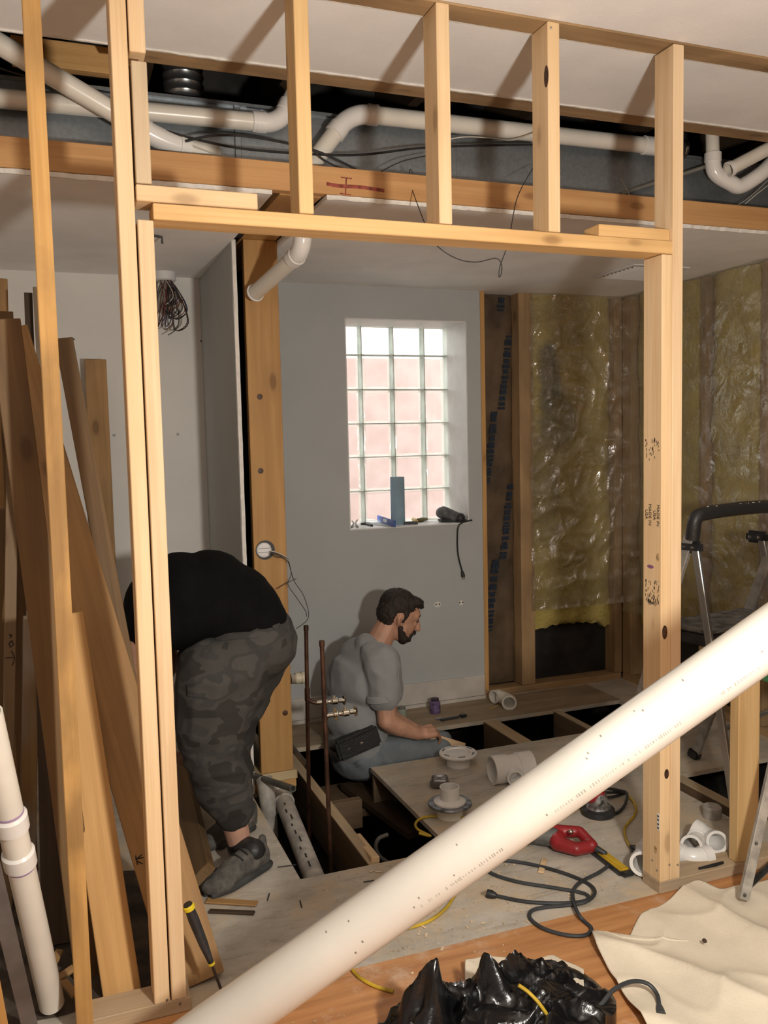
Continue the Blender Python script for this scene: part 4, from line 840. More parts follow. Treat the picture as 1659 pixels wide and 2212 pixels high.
bm = B(); lathe(bm, p, (0, 0, 1), [(.046, 0), (.052, 0), (.052, .046), (.046, .046), (.046, 0)], 28); obj('hub', bm, PVC, t)
bm = B(); lathe(bm, p+V(0, 0, .045), (0, 0, 1), [(.05, 0), (.084, 0), (.086, .004), (.083, .010), (.05, .010), (.05, 0)], 36); ri = obj('steel_ring', bm, mat('grey_zinc_ring', (.25, .26, .28), .4, .7, var=.3, scale=40), t)
bm = B(); lathe(bm, p+V(0, 0, .055), (0, 0, 1), [(0, .001), (.062, 0), (.062, .006), (.048, .012), (.038, .014), (.038, .062), (.034, .062), (.034, .016), (0, .016)], 32); obj('test_cup', bm, PVCG, t)
p = PZ(950, 1703); t = lab('tape_measure', p, 'chromed tape measure between the two toilet flanges', 'tape measure')
u = V(.9, -.43, 0); n = V(.43, .9, 0)
blob('case', [cap(p+u*.022+V(0, 0, .022), .021, p-u*.022+V(0, 0, .022), .021), cap(p+u*.02+n*.018+V(0, 0, .036), .017, p-u*.02+n*.018+V(0, 0, .036), .017), cap(p+u*.02-n*.012+V(0, 0, .034), .016, p-u*.02-n*.012+V(0, 0, .034), .016)], mat('tape_chrome', (.28, .28, .30), .28, .7), t, .003, 3)
bm = B(); obox(bm, p+V(0, 0, .054)-n*.004, u, n, V(0, 0, 1), .022, .014, .004, .001); obj('label', bm, WHITE, t)
bm = B(); obox(bm, p+u*.046-n*.012+V(0, 0, .006), u, n, V(0, 0, 1), .014, .012, .004); obj('tape_end', bm, mat('tool_yellow', (.62, .40, .03), .45), t)
# reducing tee
a = PZ(1062, 1664, .058); b = PZ(1146, 1652, .058); t = lab('reducing_tee', V(a.x, a.y, 0), 'large white reducing tee lying on its side, behind the big pipe', 'pipe fitting'); u = (b-a).normalized()
Lt = (b-a).length; bm = B(); lathe(bm, a, u, [(.052, 0), (.0605, 0), (.0605, Lt*.36), (.0555, Lt*.38), (.0555, Lt*.62), (.0605, Lt*.64), (.0605, Lt), (.052, Lt), (.052, 0)], 32); obj('run', bm, PVCG, t)
c = (a+b)/2; br = (PZ(1116, 1688, .045)-c); br.z = -.012; br = br.normalized(); bm = B(); lathe(bm, c+br*.045, br, [(.022, -.01), (.030, -.01), (.030, .012), (.034, .014), (.034, .052), (.027, .052), (.027, .01), (.022, .01)], 26); obj('branch', bm, PVCG, t)
# wye by the back wall
p = PZ(1092, 1518, .03); t = lab('wye_fitting', V(p.x, p.y, 0), 'small white pipe elbow lying at the foot of the paper-faced batt', 'pipe fitting')
q1 = PZ(1070, 1505, .045); q2 = PZ(1100, 1513, .040); nrm = (EYE-q2); nrm.z = 0; nrm = nrm.normalized()
bm = B(); bendpipe(bm, [q1+V(-.01, .0, 0), q1+V(.02, .01, 0), q2+V(-.0, .03, 0), q2+nrm*.02, q2+nrm*.035], .036, .030, 22); obj('body', bm, PVC, t)
bm = B(); lathe(bm, q2+nrm*.02, nrm, [(.030, 0), (.040, 0), (.040, .028), (.032, .028), (.032, .002)], 26); obj('hub', bm, PVC, t)
# primer can, jar, wrench
p = PZ(940, 1541); t = lab('primer_can', p, 'purple primer can standing on the ledge behind the man\'s hand', 'can')
bm = B(); lathe(bm, p, (0, 0, 1), [(0, 0), (.028, 0), (.029, .003), (.029, .062), (.022, .070), (0, .070)], 24); obj('can', bm, mat('purple_label', (.15, .10, .21), .4, var=.3, scale=60), t)
bm = B(); lathe(bm, p+V(0, 0, .070), (0, 0, 1), [(0, 0), (.021, 0), (.021, .012), (.019, .014), (0, .014)], 20); obj('lid', bm, mat('dark_purple_cap', (.05, .03, .06), .4), t)
p = PZ(868, 1556); t = lab('glass_jar', p, 'small greenish jar on the ledge beside the man\'s sleeve', 'jar')
bm = B(); lathe(bm, p, (0, 0, 1), [(0, 0), (.026, 0), (.027, .004), (.027, .055), (.022, .062), (0, .062)], 20); obj('body', bm, mat('pale_green_jar', (.33, .37, .30), .25), t); bm = B(); lathe(bm, p+V(0, 0, .062), (0, 0, 1), [(0, 0), (.022, 0), (.022, .010), (0, .010)], 20); obj('lid', bm, mat('grey_lid', (.2, .2, .18), .4), t)
t = lab('pipe_wrench', PZ(975, 1552), 'dark adjustable wrench lying on the ledge beside the primer can', 'wrench'); DM = mat('dark_tool_steel', (.08, .085, .09), .4, .7)
bm = B(); tube(bm, [PZ(952, 1556, .008), PZ(990, 1549, .008)], .008, 8); obj('handle', bm, DM, t); bm = B(); c = PZ(1000, 1546, .010); obox(bm, c, V(.9, .43, 0), V(-.43, .9, 0), V(0, 0, 1), .035, .03, .016, .003); obj('jaw', bm, DM, t)
tag(obj('yellow_twig', tube(B(), [PZ(1058, 1532, .003), PZ(1080, 1522, .003)], .003, 6), YELLOWC), 'short yellow wire offcut on the ledge beside the white elbow', 'wire')
t = lab('tin_lid', PZ(948, 1556, 0), 'small shiny tin lid in front of the primer can', 'lid'); bm = B(); lathe(bm, PZ(948, 1556, .0), (0, 0, 1), [(0, .004), (.02, .004), (.022, 0), (.023, .008), (.02, .006), (0, .006)], 18); obj('disc', bm, CHROME, t)
# reciprocating saw
RED = mat('saw_red', (.29, .018, .022), .38, var=.1); DG = mat('saw_grey', (.13, .13, .125), .45, var=.2, scale=30)
t = lab('reciprocating_saw', PZ(1200, 1838), 'red and grey reciprocating saw lying on the dusty floor', 'power saw')
g = lambda x, y, z=.035: PZ(x, y, z)
ax = (g(1290, 1818)-g(1100, 1808)).normalized()
H1 = g(1198, 1805); H2 = g(1282, 1830); 
blob('handle', [cap(g(1196, 1797), .030, g(1205, 1818), .032), cap(g(1200, 1795, .05), .024, g(1252, 1797, .05), .020), cap(g(1252, 1797, .05), .020, g(1279, 1826, .04), .020), cap(g(1205, 1822), .027, g(1245, 1834), .023), cap(g(1245, 1834), .023, g(1279, 1828, .035), .022)], RED, t, .004, 3)
blob('gear_case', [cap(g(1152, 1801, .04), .036, g(1193, 1808, .04), .034)], DG, t, .004, 2)
blob('nose_boot', [cap(g(1100, 1803, .035), .020, g(1140, 1804, .037), .034)], BLACKP, t, .004, 2)
bm = B(); tube(bm, [g(1100, 1803), g(1040, 1792, .03)], [.004, .003], 8); obj('blade_clamp', bm, DM, t)
bm = B(); bmesh.ops.create_uvsphere(bm, u_segments=12, v_segments=8, radius=.009, matrix=Matrix.Translation(g(1233, 1797, .075))); obj('trigger_lock', bm, CHROME, t)
bm = B(); tube(bm, spl([g(1278, 1829), g(1298, 1838, .03), g(1310, 1846, .02)], 4), [.011]*4+[.009]*4+[.007], 10); obj('cord_boot', bm, GREYC, t)
cp = [(1310, 1846), (1319, 1856), (1316, 1868), (1295, 1884), (1255, 1905), (1238, 1925), (1240, 1950), (1250, 1975), (1262, 1990), (1278, 2006), (1265, 2020), (1225, 2020), (1175, 2006), (1146, 1985), (1148, 1968), (1175, 1960), (1225, 1955), (1265, 1948), (1285, 1930), (1275, 1912), (1235, 1892), (1170, 1872), (1105, 1860), (1060, 1860), (1048, 1872), (1065, 1888), (1120, 1905), (1200, 1918), (1262, 1930), (1268, 1944), (1220, 1951), (1140, 1948), (1072, 1935)]
bm = B(); tube(bm, spl([PZ(x, y, .007+(.010 if 5 < i < 8 or 16 < i < 19 else 0)) for i, (x, y) in enumerate(cp)], 6), .0058, 8); obj('power_cord', bm, GREYC, t)
a = PZ(1072, 1935, .009); b = PZ(1041, 1928, .010); u = (b-a).normalized(); bm = B(); tube(bm, [a, a+u*.015, a+u*.03], [.008, .014, .014], 10); pl_ = obj('plug', bm, BLACK, t)
for s in (-.005, .005): bm = B(); tube(bm, [a+u*.03+V(-u.y, u.x, 0)*s, a+u*.048+V(-u.y, u.x, 0)*s], .0018, 6); obj('prong', bm, CHROME, pl_)
# yellow pry bar / trowel under the cord
t = lab('yellow_handsaw', PZ(1320, 1862), 'yellow and black tool half under the saw cord beside the right stud', 'hand tool')
a = PZ(1288, 1835, .012); b = PZ(1352, 1884, .012); u = (b-a).normalized(); n = V(-u.y, u.x, 0); bm = B(); obox(bm, (a+b)/2, u, n, V(0, 0, 1), (b-a).length, .034, .022, .005); obj('grip', bm, mat('tool_yellow', (.62, .40, .03), .45), t)
bm = B(); obox(bm, (a+b)/2-n*.019-V(0, 0, .004), u, n, V(0, 0, 1), (b-a).length*1.0, .012, .014, .003); obj('black_edge', bm, BLACKP, t); bm = B(); obox(bm, b+u*.008, u, n, V(0, 0, 1), .03, .04, .012, .004); obj('black_tip', bm, BLACKP, t)
# angle grinder with a cup guard
t = lab('angle_grinder', PZ(1292, 1765), 'red and grey angle grinder with a black cup wheel on the floor', 'angle grinder')
c = PZ(1292, 1758, 0); bm = B(); lathe(bm, c, (0, 0, 1), [(0, 0), (.062, 0), (.066, .006), (.063, .022), (.045, .028), (0, .028)], 30); obj('cup_wheel', bm, BLACKP, t)
ZN = mat('scuffed_zinc', (.33, .32, .31), .4, .7, var=.4, scale=50); bm = B(); lathe(bm, c+V(0, 0, .028), (0, 0, 1), [(0, 0), (.048, 0), (.046, .008), (.036, .012), (.034, .045), (.026, .06), (0, .062)], 20); obj('gear_head', bm, ZN, t)
h0 = c+V(0, 0, .072); h1 = PZ(1235, 1715, .085); blob('body', [cap(h0, .032, h0*.6+h1*.4, .030), cap(h0*.6+h1*.4, .028, h1, .026)], RED, t, .004, 3)
bm = B(); cpts = [PZ(1262, 1708, .09), PZ(1300, 1703, .06), PZ(1340, 1708, .04), PZ(1354, 1715, .03), PZ(1350, 1738, .012), PZ(1335, 1755, .008), PZ(1318, 1758, .008)]; tube(bm, spl(cpts, 6), .006, 8); obj('cord', bm, GREYC, t)
bm = B(); tube(bm, spl([PZ(1275, 1706, .075), PZ(1310, 1712, .04), PZ(1352, 1712, .02), PZ(1320, 1722, .014), PZ(1300, 1720, .02)], 6), .006, 8); obj('cord', bm, GREYC, t)
# yellow extension cord
def floorcord(pts, label, r=.0048, mt=YELLOWC, z=.006, n=6): return tag(obj('extension_cord', tube(B(), spl([PZ(x, y, z) if len(k) == 0 else PZ(x, y, k[0]) for x, y, *k in pts], n), r, 8), mt), label, 'cord')
floorcord([(905, 1800, .02), (930, 1806, .012), (903, 1792, .02), (898, 1778), (915, 1766), (950, 1763, .004), (1010, 1768), (1090, 1788), (1165, 1788), (1215, 1765), (1255, 1742)], 'yellow cord curling over the edge of the floor sheet behind the big pipe')
floorcord([(1354, 1716), (1370, 1735), (1372, 1758), (1350, 1788), (1352, 1812), (1362, 1830)], 'yellow cord with a dark plug leading from the grinder towards the right stud')
t = lab('cord_plug', PZ(1372, 1835), 'black cord connector on the floor left of the right stud', 'plug'); bm = B(); tube(bm, [PZ(1362, 1828, .012), PZ(1370, 1834, .014), PZ(1382, 1842, .014)], [.006, .014, .013], 10); obj('plug_body', bm, BLACKP, t)
floorcord([(1000, 1905), (985, 1930), (965, 1960), (935, 1985), (900, 2000), (850, 2013), (800, 2030), (768, 2060), (758, 2085), (775, 2110), (810, 2130), (850, 2142)], 'yellow cord running under the big pipe to the black bag')
# four elbows by the right stud
def elbow(p, d0, d1, r, label, L0=.03, name='pipe_elbow'):
    p = Vector(p); d0 = Vector(d0).normalized(); d1 = Vector(d1).normalized(); t = lab(name, V(p.x, p.y, 0), label, 'pipe fitting')
    c = [p+d0*(L0+r)]+corner(p, p+d0, p+d1, r*1.15, 8)+[p+d1*(L0+r)]
    bm = B(); bendpipe(bm, c, r, r*.84, 22); obj('bend', bm, PVCG, t)
    for d in (d0, d1): bm = B(); lathe(bm, p+d*(r*1.05), d, [(r*.86, 0), (r*1.13, .0), (r*1.13, L0), (r*.93, L0), (r*.93, .01)], 24); obj('hub', bm, PVCG, t)
    return t
tc_ = (EYE-PZ(1385, 1880)); tc_.z = 0; tc_.normalize()
elbow(PZ(1391, 1852, .044), tc_+V(-.12, .0, .12), V(.8, .6, .05), .036, 'white elbow lying against the left of the right stud', .028)
elbow(PZ(1502, 1824, .046), tc_*.8+V(-.35, 0, .32), V(.7, .6, -.05), .033, 'leftmost white elbow right of the right stud')
elbow(PZ(1536, 1812, .05), tc_*.9+V(.2, -.1, .25), V(-.3, .75, .2), .033, 'rightmost white elbow leaning on the others right of the right stud')
elbow(PZ(1498, 1854, .038), V(1, -.05, 0), V(-.4, .8, 0), .031, 'white elbow lying in front of the other two right of the right stud')
p = PZ(1538, 1765); t = lab('cleanout_plug', p, 'dusty white pipe cap standing on the floor behind the elbows', 'pipe cap'); bm = B(); lathe(bm, p, (0, 0, 1), [(.03, 0), (.035, 0), (.035, .04), (.03, .046), (0, .048)], 24); obj('cap', bm, PVCD, t)
t = lab('black_pencil', PZ(1545, 1870, .04), 'black marker lying on the bottom plate', 'marker'); bm = B(); tube(bm, [PZ(1510, 1876, .043), PZ(1545, 1868, .043), PZ(1562, 1863, .043)], [.004, .006, .0045], 8); obj('barrel', bm, BLACK, t)
# black and yellow pry tool leaning by the double stud
t = lab('pry_bar', PZ(478, 2140), 'black screwdriver with yellow rings leaning beside the double stud', 'screwdriver')
P_ = [PY(405, 1952, 2.20), PY(418, 1985, 2.20), PY(440, 2040, 2.19), PY(457, 2082, 2.18), PZ(482, 2150, .004)]
bm = B(); tube(bm, P_[:4], [.011, .014, .012, .007], 12); obj('handle', bm, BLACKP, t); bm = B(); tube(bm, P_[3:], .004, 8); obj('shaft', bm, DM, t)
YL = mat('bright_tool_yellow', (.75, .58, .03), .4)
d = (P_[1]-P_[0]).normalized(); bm = B(); lathe(bm, P_[0]+d*.004, d, [(.012, 0), (.0155, .003), (.0155, .012), (.012, .015)], 14); obj('ring', bm, YL, t); bm = B(); lathe(bm, P_[3]-d*.004, d, [(.0065, 0), (.009, .001), (.009, .006), (.0065, .008)], 12); obj('ring', bm, YL, t)
# nails and chips
rnd = random.Random(11); bm = B()
for k in range(520):
    x = .75+1.0*rnd.random(); y = 2.2+.55*rnd.random()**1.3
    if k % 4 == 0: x = .45+2.2*rnd.random(); y = 1.7+1.0*rnd.random()
    if (1.4 < x < 1.8 and 2.42 < y < 2.66) or (.5 < x < 1.5 and y < 2.0) or (x > 1.3 and y < 2.25) or (.69 < x < 1.26 and y > 2.71) or (2.3 < x and y > 2.42) or (x > 1.7 and y < 2.3): continue
    s = .002+.006*rnd.random()**3; an = rnd.random()*6.28; M = Matrix.Translation((x, y, .0012+s*.2)) @ Matrix.Rotation(an, 4, 'Z') @ Matrix.Rotation(.4*(rnd.random()-.5), 4, 'X') @ Matrix.Diagonal((s*(1+2*rnd.random()), s, .0012, 1))
    bmesh.ops.create_cube(bm, size=1, matrix=M)
tag(obj('wood_chips', bm, mat('pale_wood_chip', (.66, .52, .36), .9, var=.2), smooth=0), 'pale wood chips and sawdust scattered over the floor', 'wood chips', kind='stuff')
for k, (px, py, qx, qy, lb) in enumerate([(600, 1873, 640, 1868, 'long nail lying near the corner of the floor hole'), (578, 1945, 582, 1930, 'bent nail on the floor below the shoe'), (648, 1945, 652, 1960, 'loose nail on the floor in front of the hole'), (785, 1905, 835, 1898, 'thin splinter on the floor in front of the waste pipe')]):
    tag(obj('loose_nail', tube(B(), [PZ(px, py, .003), PZ(qx, qy, .003)], .002, 6), DM), lb, 'nail')
o = board('wood_chip', PZ(1168, 1885, .004), PZ(1176, 1855, .004), .02, .006, PINE2); tag(o, 'pale wood offcut lying by the loops of black cord', 'offcut')
# ================================================================== big pipe across the view
A_ = PW(640, 2099, 1.78); B_ = PW(1659, 1378, 1.78); u = (B_-A_).normalized(); A0 = A_+u*((.062-A_.z)/u.z); B0 = B_+u*.75
t = thing('large_pipe', V(A0.x, A0.y, 0), 'large white plastic pipe slanting across the foreground', 'pipe')
bm = B(); hollow(bm, A0, B0, .0572, .051, 64); obj('pipe', bm, mat('big_pvc', (.53, .50, .45), .30, var=.03, scale=5), t)
rnd = random.Random(5); bm = B(); side_ = (-ray(1200, 1700)).normalized(); side_ = (side_-u*side_.dot(u)).normalized(); dn = u.cross(side_).normalized()
if dn.z > 0: dn = -dn
for s0, s1 in ((.30, .50), (.62, .93), (1.03, 1.12)):          # faint worn line of maker's print
    s = s0
    while s < s1:
        a = R_(38); r_ = side_*math.cos(a)+dn*math.sin(a); q = A_+u*s+r_*.0572; h = .004+.005*rnd.random()
        if rnd.random() < .8: obox(bm, q, u, r_.cross(u), r_, .0016+.0015*rnd.random(), h, .0005)
        s += .0045+.003*rnd.random()
obj('printed_line', bm, mat('faint_grey_print', (.36, .335, .295), .7), t, smooth=0)['kind'] = 'stuff'
bm = B()
for k in range(16):
    s = 1.2*rnd.random(); a = R_(-40+80*rnd.random()); r_ = side_*math.cos(a)+dn*math.sin(a); q = A_+u*s+r_*.0573; obox(bm, q, u, r_.cross(u), r_, .003, .003+.003*rnd.random(), .0006)
obj('dirt_speck', bm, mat('dirt', (.22, .19, .15), .9), t, smooth=0)['kind'] = 'stuff'
# ================================================================== step ladder at the right
F1, F2, R1, R2 = PZ(1330, 1682), PZ(1500, 1638), PZ(1592, 1792), PZ(1748, 1712)
def onplane(px, py, a, b):                 # the picture point in the upright plane through a and b
    n = (b-a).cross(V(0, 0, 1)); d = ray(px, py); return EYE+d*((a-EYE).dot(n)/d.dot(n))
J1 = onplane(1503, 1185, F1, R1); J2 = onplane(1645, 1163, F2, R2); T1 = onplane(1503, 1118, F1, R1); T2 = onplane(1700, 1098, F2, R2)
t = thing('step_ladder', (F1+R2)/2, 'aluminium step ladder with a black top rail and dusty platform', 'ladder')
T1 = F1+(T1-F1); 
wd_ = (F2-F1).normalized()
def rail(a, b, w_, th, mt, nm='rail'): return board(nm, a, b, w_, th, mt, t, wdir=(R1-F1))
for f, T, J, R__ in ((F1, T1, J1, R1), (F2, T2, J2, R2)):
    rl = rail(f+V(0, 0, .01), T, .042, .020, ALUD, 'front_rail'); u_ = (f-T).normalized()
    x_, y_, z_ = frame(u_, (R1-F1)); bm = B(); obox(bm, f+V(0, 0, .02), x_, y_, z_, .055, .035, .04, .006); obj('foot', bm, BLACKP, rl)
    rr = rail(R__+V(0, 0, .01), J, .030, .016, ALU, 'rear_rail'); bm = B(); d_ = (J-R__).normalized(); x_, y_, z_ = frame(d_, (R1-F1)); obox(bm, R__+V(0, 0, .02), x_, y_, z_, .045, .03, .04, .006); obj('foot', bm, BLACKP, rr)
    d2 = (R1-F1).normalized(); bm = B(); obox(bm, J-d2*.02+V(0, 0, .005), d2, wd_, V(0, 0, 1), .10, .032, .05, .012); h = obj('hinge', bm, BLACKP, t)
    for s in (-.022, .018):
        bm = B(); lathe(bm, J-d2*.02+d2*s+V(0, 0, .004)-wd_*.0155, -wd_, [(.006, 0), (.006, .003), (0, .005)], 12); obj('rivet', bm, CHROME, h)
bm = B(); tube(bm, spl([T1+V(0, 0, -.045)+(F1-T1).normalized()*.04, T1+V(0, 0, -.005), T1+(T2-T1)*.12+V(0, 0, .012), T1+(T2-T1)*.5+V(0, 0, .018), T1+(T2-T1)*.88+V(0, 0, .012), T2, T2+V(0, 0, -.05)], 6), .026, 12); tr_ = obj('top_rail', bm, mat('paint_spattered_black', (.022, .022, .022), .45, scale=34, col2=(.022, .022, .022), bump=.2), t)
rnd = random.Random(2); bm = B()
for k in range(24):
    f = .1+.8*rnd.random(); q = T1+(T2-T1)*f+V(0, 0, .04)+V(-.01+.02*rnd.random(), -.018*rnd.random(), -.002); bmesh.ops.create_uvsphere(bm, u_segments=6, v_segments=4, radius=1, matrix=Matrix.Translation(q) @ Matrix.Diagonal((.008*rnd.random()+.002, .004, .0015, 1)))
obj('paint_spatter', bm, WHITE, tr_)['kind'] = 'stuff'
def lad(f, s): return (F1+(T1-F1)*f), (F2+(T2-F2)*f)
for f, nm, dpth, mt in ((.62, 'platform', .24, mat('dusty_grey_platform', (.17, .165, .155), .8, var=.3, scale=18)), (.30, 'step', .10, ALUD)):
    a, b = lad(f, 0); d2 = (R1-F1).normalized(); c = (a+b)/2+d2*(dpth/2-.03); bm = B(); obox(bm, c, (b-a).normalized(), d2, V(0, 0, 1), (b-a).length*.98, dpth, .012, .003); s_ = obj(nm, bm, mt, t)
    if nm == 'platform': bm = B(); obox(bm, c-V(0, 0, .032), (b-a).normalized(), d2, V(0, 0, 1), (b-a).length*.96, dpth*.98, .05, .006); obj('platform_skirt', bm, BLACKP, s_)
    else: bm = B(); obox(bm, c-d2*dpth*.5-V(0, 0, .02), (b-a).normalized(), d2, V(0, 0, 1), (b-a).length*.98, .004, .04); obj('step_lip', bm, ALUD, s_)
a, b = R1+(J1-R1)*.35, R2+(J2-R2)*.35; bm = B(); tube(bm, [a, b], .009, 8); obj('spreader', bm, ALU, t)
# threaded rods standing in the corner behind it
for k, (x0, y0, y1, lb, Yr) in enumerate(((1638, 1012, 1330, 'tall dark brown pipe standing behind the ladder', 3.35), (1640, 1262, 1420, 'short dark pipe standing behind the ladder platform', 3.25))):
    p = PY(x0, y0, Yr); t = thing('steel_riser', V(p.x, Yr, 0), lb, 'pipe'); bm = B(); tube(bm, [V(p.x, Yr, .0), p], .017, 14); obj('pipe', bm, mat('dark_rust_pipe', (.045, .03, .022), .55, .4), t)
    bm = B(); lathe(bm, p-V(0, 0, .035), (0, 0, 1), [(.017, 0), (.021, .001), (.021, .036), (0, .037)], 14); obj('end_cap', bm, mat('dark_rust_pipe', (0, 0, 0)), t)
# second ladder: one riveted leg on the drop cloth
a = PZ(1606, 1942, .034); b = a+(PY(1662, 1690, 2.02)-a)*3.4; t = thing('ladder_leg', a, 'dusty aluminium ladder leg with two rivets standing on the drop cloth at the right edge', 'ladder leg')
rl = board('rail', a, b, .030, .018, ALUD, t, wdir=(1, -.3, 0)); d_ = (b-a).normalized()
for px, py in ((1613, 1931), (1638, 1820)):
    f = min(range(300), key=lambda k: abs(proj(a+(b-a)*k/900)[1]-py)); q = a+(b-a)*f/900; nrm = -(ray(1620, 1880)).normalized(); nrm = (nrm-d_*nrm.dot(d_)).normalized()
    bm = B(); lathe(bm, q+nrm*.0095, nrm, [(.0065, 0), (.0065, .002), (0, .004)], 12); obj('rivet', bm, mat('dark_rivet', (.08, .07, .06), .5, .5), rl)
bm = B(); tube(bm, [a+V(.03, .02, .02), a+V(.25, .10, .045)], .011, 8); obj('foot_brace', bm, BLACKP, t)
# low stud with a rail, and the things on it
t = thing('pony_frame', V(2.1, 2.2, .04), 'low amber stud with a flat rail on top at the right edge', 'stud frame')
bbox_board('stud', (2.040, 2.182, .0385), (2.128, 2.222, .664), ORANGE_R if 'ORANGE_R' in globals() else wood('low_stud_pine', (.62, .42, .20), (.50, .32, .14), .5), t); bbox_board('rail', (2.02, 2.17, .665), (2.75, 2.262, .702), STUDB, t)  # low stud in plain amber pine
bbox_board('stud', (2.55, 2.182, .0), (2.64, 2.222, .664), ORANGE2, t)
p = PY(1659, 1440, 2.16); t = thing('green_level', V(2.2, 2.16, .66), 'green and white spirit level end on the low rail at the right edge', 'level')
bm = B(); box(bm, (2.118, 2.10, .648), (2.6, 2.166, .672), .003); obj('green_rail', bm, mat('green_plastic', (.02, .16, .07), .45), t); bm = B(); box(bm, (2.122, 2.103, .672), (2.6, 2.163, .679), .002); obj('white_edge', bm, WHITE, t)
t = thing('screwdriver', V(2.15, 2.15, .70), 'blue-handled screwdriver on the green level at the right edge', 'screwdriver'); a = V(2.135, 2.14, .692); b = V(2.30, 2.125, .694)
bm = B(); tube(bm, [a, a*.8+b*.2, b], [.009, .0125, .0125], 12); obj('handle', bm, mat('blue_grip', (.03, .13, .38), .4), t); bm = B(); tube(bm, [a-V(.09, -.005, .006), a], .0028, 8); obj('shaft', bm, DM, t)
t = thing('grey_case', V(2.3, 2.3, .703), 'dark grey tool case behind the level at the right edge', 'case'); bm = B(); box(bm, (2.155, 2.195, .7035), (2.55, 2.255, .742), .006); obj('shell', bm, mat('dark_grey_case', (.07, .07, .072), .5), t); bm = B(); box(bm, (2.155, 2.193, .743), (2.55, 2.255, .75), .002); obj('lid', bm, mat('pinkish_board', (.5, .36, .27), .7), t)
# ================================================================== drop cloths and bag
CANV = mat('canvas', (.76, .67, .53), .95, var=.06, scale=5, bump=.25, bscale=300)
def cloth(poly, label, seed, amp=.014, n=220, m_=36):
    P = [PZ(x, y, 0) for x, y in poly]; L_ = [(P[(i+1) % len(P)]-P[i]).length for i in range(len(P))]; T = sum(L_); c = sum(P, V(0, 0, 0))/len(P); ring = []
    for k in range(n):
        s_ = T*k/n; i = 0
        while s_ > L_[i]: s_ -= L_[i]; i += 1
        p = P[i].lerp(P[(i+1) % len(P)], s_/L_[i]); ring.append(p+V(nz(p, 14, seed), nz(p, 14, seed+5), 0)*.006)
    for _ in range(2): ring = [(ring[i-1]+ring[i]*2+ring[(i+1) % n])/4 for i in range(n)]
    bm = B(); c0 = bm.verts.new(c); rows = []
    for j in range(1, m_+1): rows.append([bm.verts.new(c.lerp(p, (j/m_)**.8)) for p in ring])
    for i in range(n): bm.faces.new((c0, rows[0][i], rows[0][(i+1) % n]))
    for a, b_ in zip(rows, rows[1:]):
        for i in range(n): bm.faces.new((a[i], b_[i], b_[(i+1) % n], a[(i+1) % n]))
    for v in bm.verts:
        p = v.co; r = 1-2*abs(noise.noise(V(p.x*2.4+p.y*1.3, p.y*1.1-p.x*.7, seed))); r2 = 1-2*abs(noise.noise(V(p.x*5+seed, p.y*4, 2)))
        p.z = max(.004, .006+amp*max(0, r)**2*2+amp*.6*max(0, r2)**3+.003*nz(p, 9, seed))
    return tag(obj('drop_cloth', bm, CANV, smooth=60), label, 'drop cloth')
c1 = cloth([(1278, 2024), (1302, 2018), (1356, 2041), (1381, 1984), (1440, 1955), (1508, 1913), (1560, 1934), (1600, 1922), (1700, 1905), (1900, 1990), (1900, 2300), (1500, 2420), (1383, 2215), (1330, 2130), (1284, 2055)], 'large beige canvas drop cloth at the lower right', 3)
c2 = cloth([(1006, 2094), (1052, 2084), (1110, 2088), (1160, 2098), (1196, 2086), (1262, 2128), (1262, 2230), (1010, 2230)], 'small crumpled piece of canvas behind the black bag', 8, .02)
for o in (c1, c2):
    so = o.modifiers.new('thick', 'SOLIDIFY'); so.thickness = .002; so.offset = 1
t = thing('dirt_crumb', PZ(1522, 2032), 'dark crumb of dirt on the canvas drop cloth', 'debris'); blob('crumb', [ell(PZ(1522, 2032, .028), (.006, .008, .006))], DARKW, t, .002, 1)
BAG = mat('black_bin_bag', (.006, .006, .007), .26, var=.2, spec=.6, bump=.35, bscale=26)
q = lambda x, y, Y_: PY(x, y, Y_)
t = thing('black_bag', PZ(1050, 2260), 'crumpled black plastic bag at the bottom edge', 'plastic bag')
def bagh(u_, v_):                      # crumpled film: ridges, pinched peaks and hollows over a low heap
    base = max(0, 1-(abs(u_)**2.6))*max(0, 1-abs(v_)**2.2); w = V(u_*2.0+4, v_*2.0, 1.3); w2 = w+V(noise.noise(w*1.5)*.5, noise.noise(w*1.5+V(7, 3, 1))*.5, 0)
    r = 1-abs(noise.noise(w2*1.25))*2.4; r2 = 1-abs(noise.noise(w2*2.9+V(9, 4, 2)))*2.2; r3 = 1-abs(noise.noise(w2*6.5+V(2, 8, 5)))*2
    z = base**.55*(.045+.036*max(r, -.6)+.014*r2+.004*r3)
    for (pu, pv, hh, sx, sy, an) in ((-.58, .16, .16, .16, .36, .35), (-.44, .20, .15, .11, .34, -.5), (.04, .30, .095, .12, .28, .5), (.30, .36, .065, .3, .10, 0), (.62, .34, .055, .10, .2, -.4), (-.72, .0, .06, .12, .3, .5)):
        a_ = (u_-pu)*math.cos(an)+(v_-pv)*math.sin(an); b_2 = -(u_-pu)*math.sin(an)+(v_-pv)*math.cos(an); k = max(0, 1-abs(a_)/sx)*max(0, 1-abs(b_2)/sy); z += hh*k
    return z
bm = B(); nu, nv = 120, 70; O_ = PZ(1075, 2235); O_ = V(O_.x, O_.y, 0); ex = V(.985, .1, 0)*.33; ey = V(-.1, .985, 0)*.20; g = []
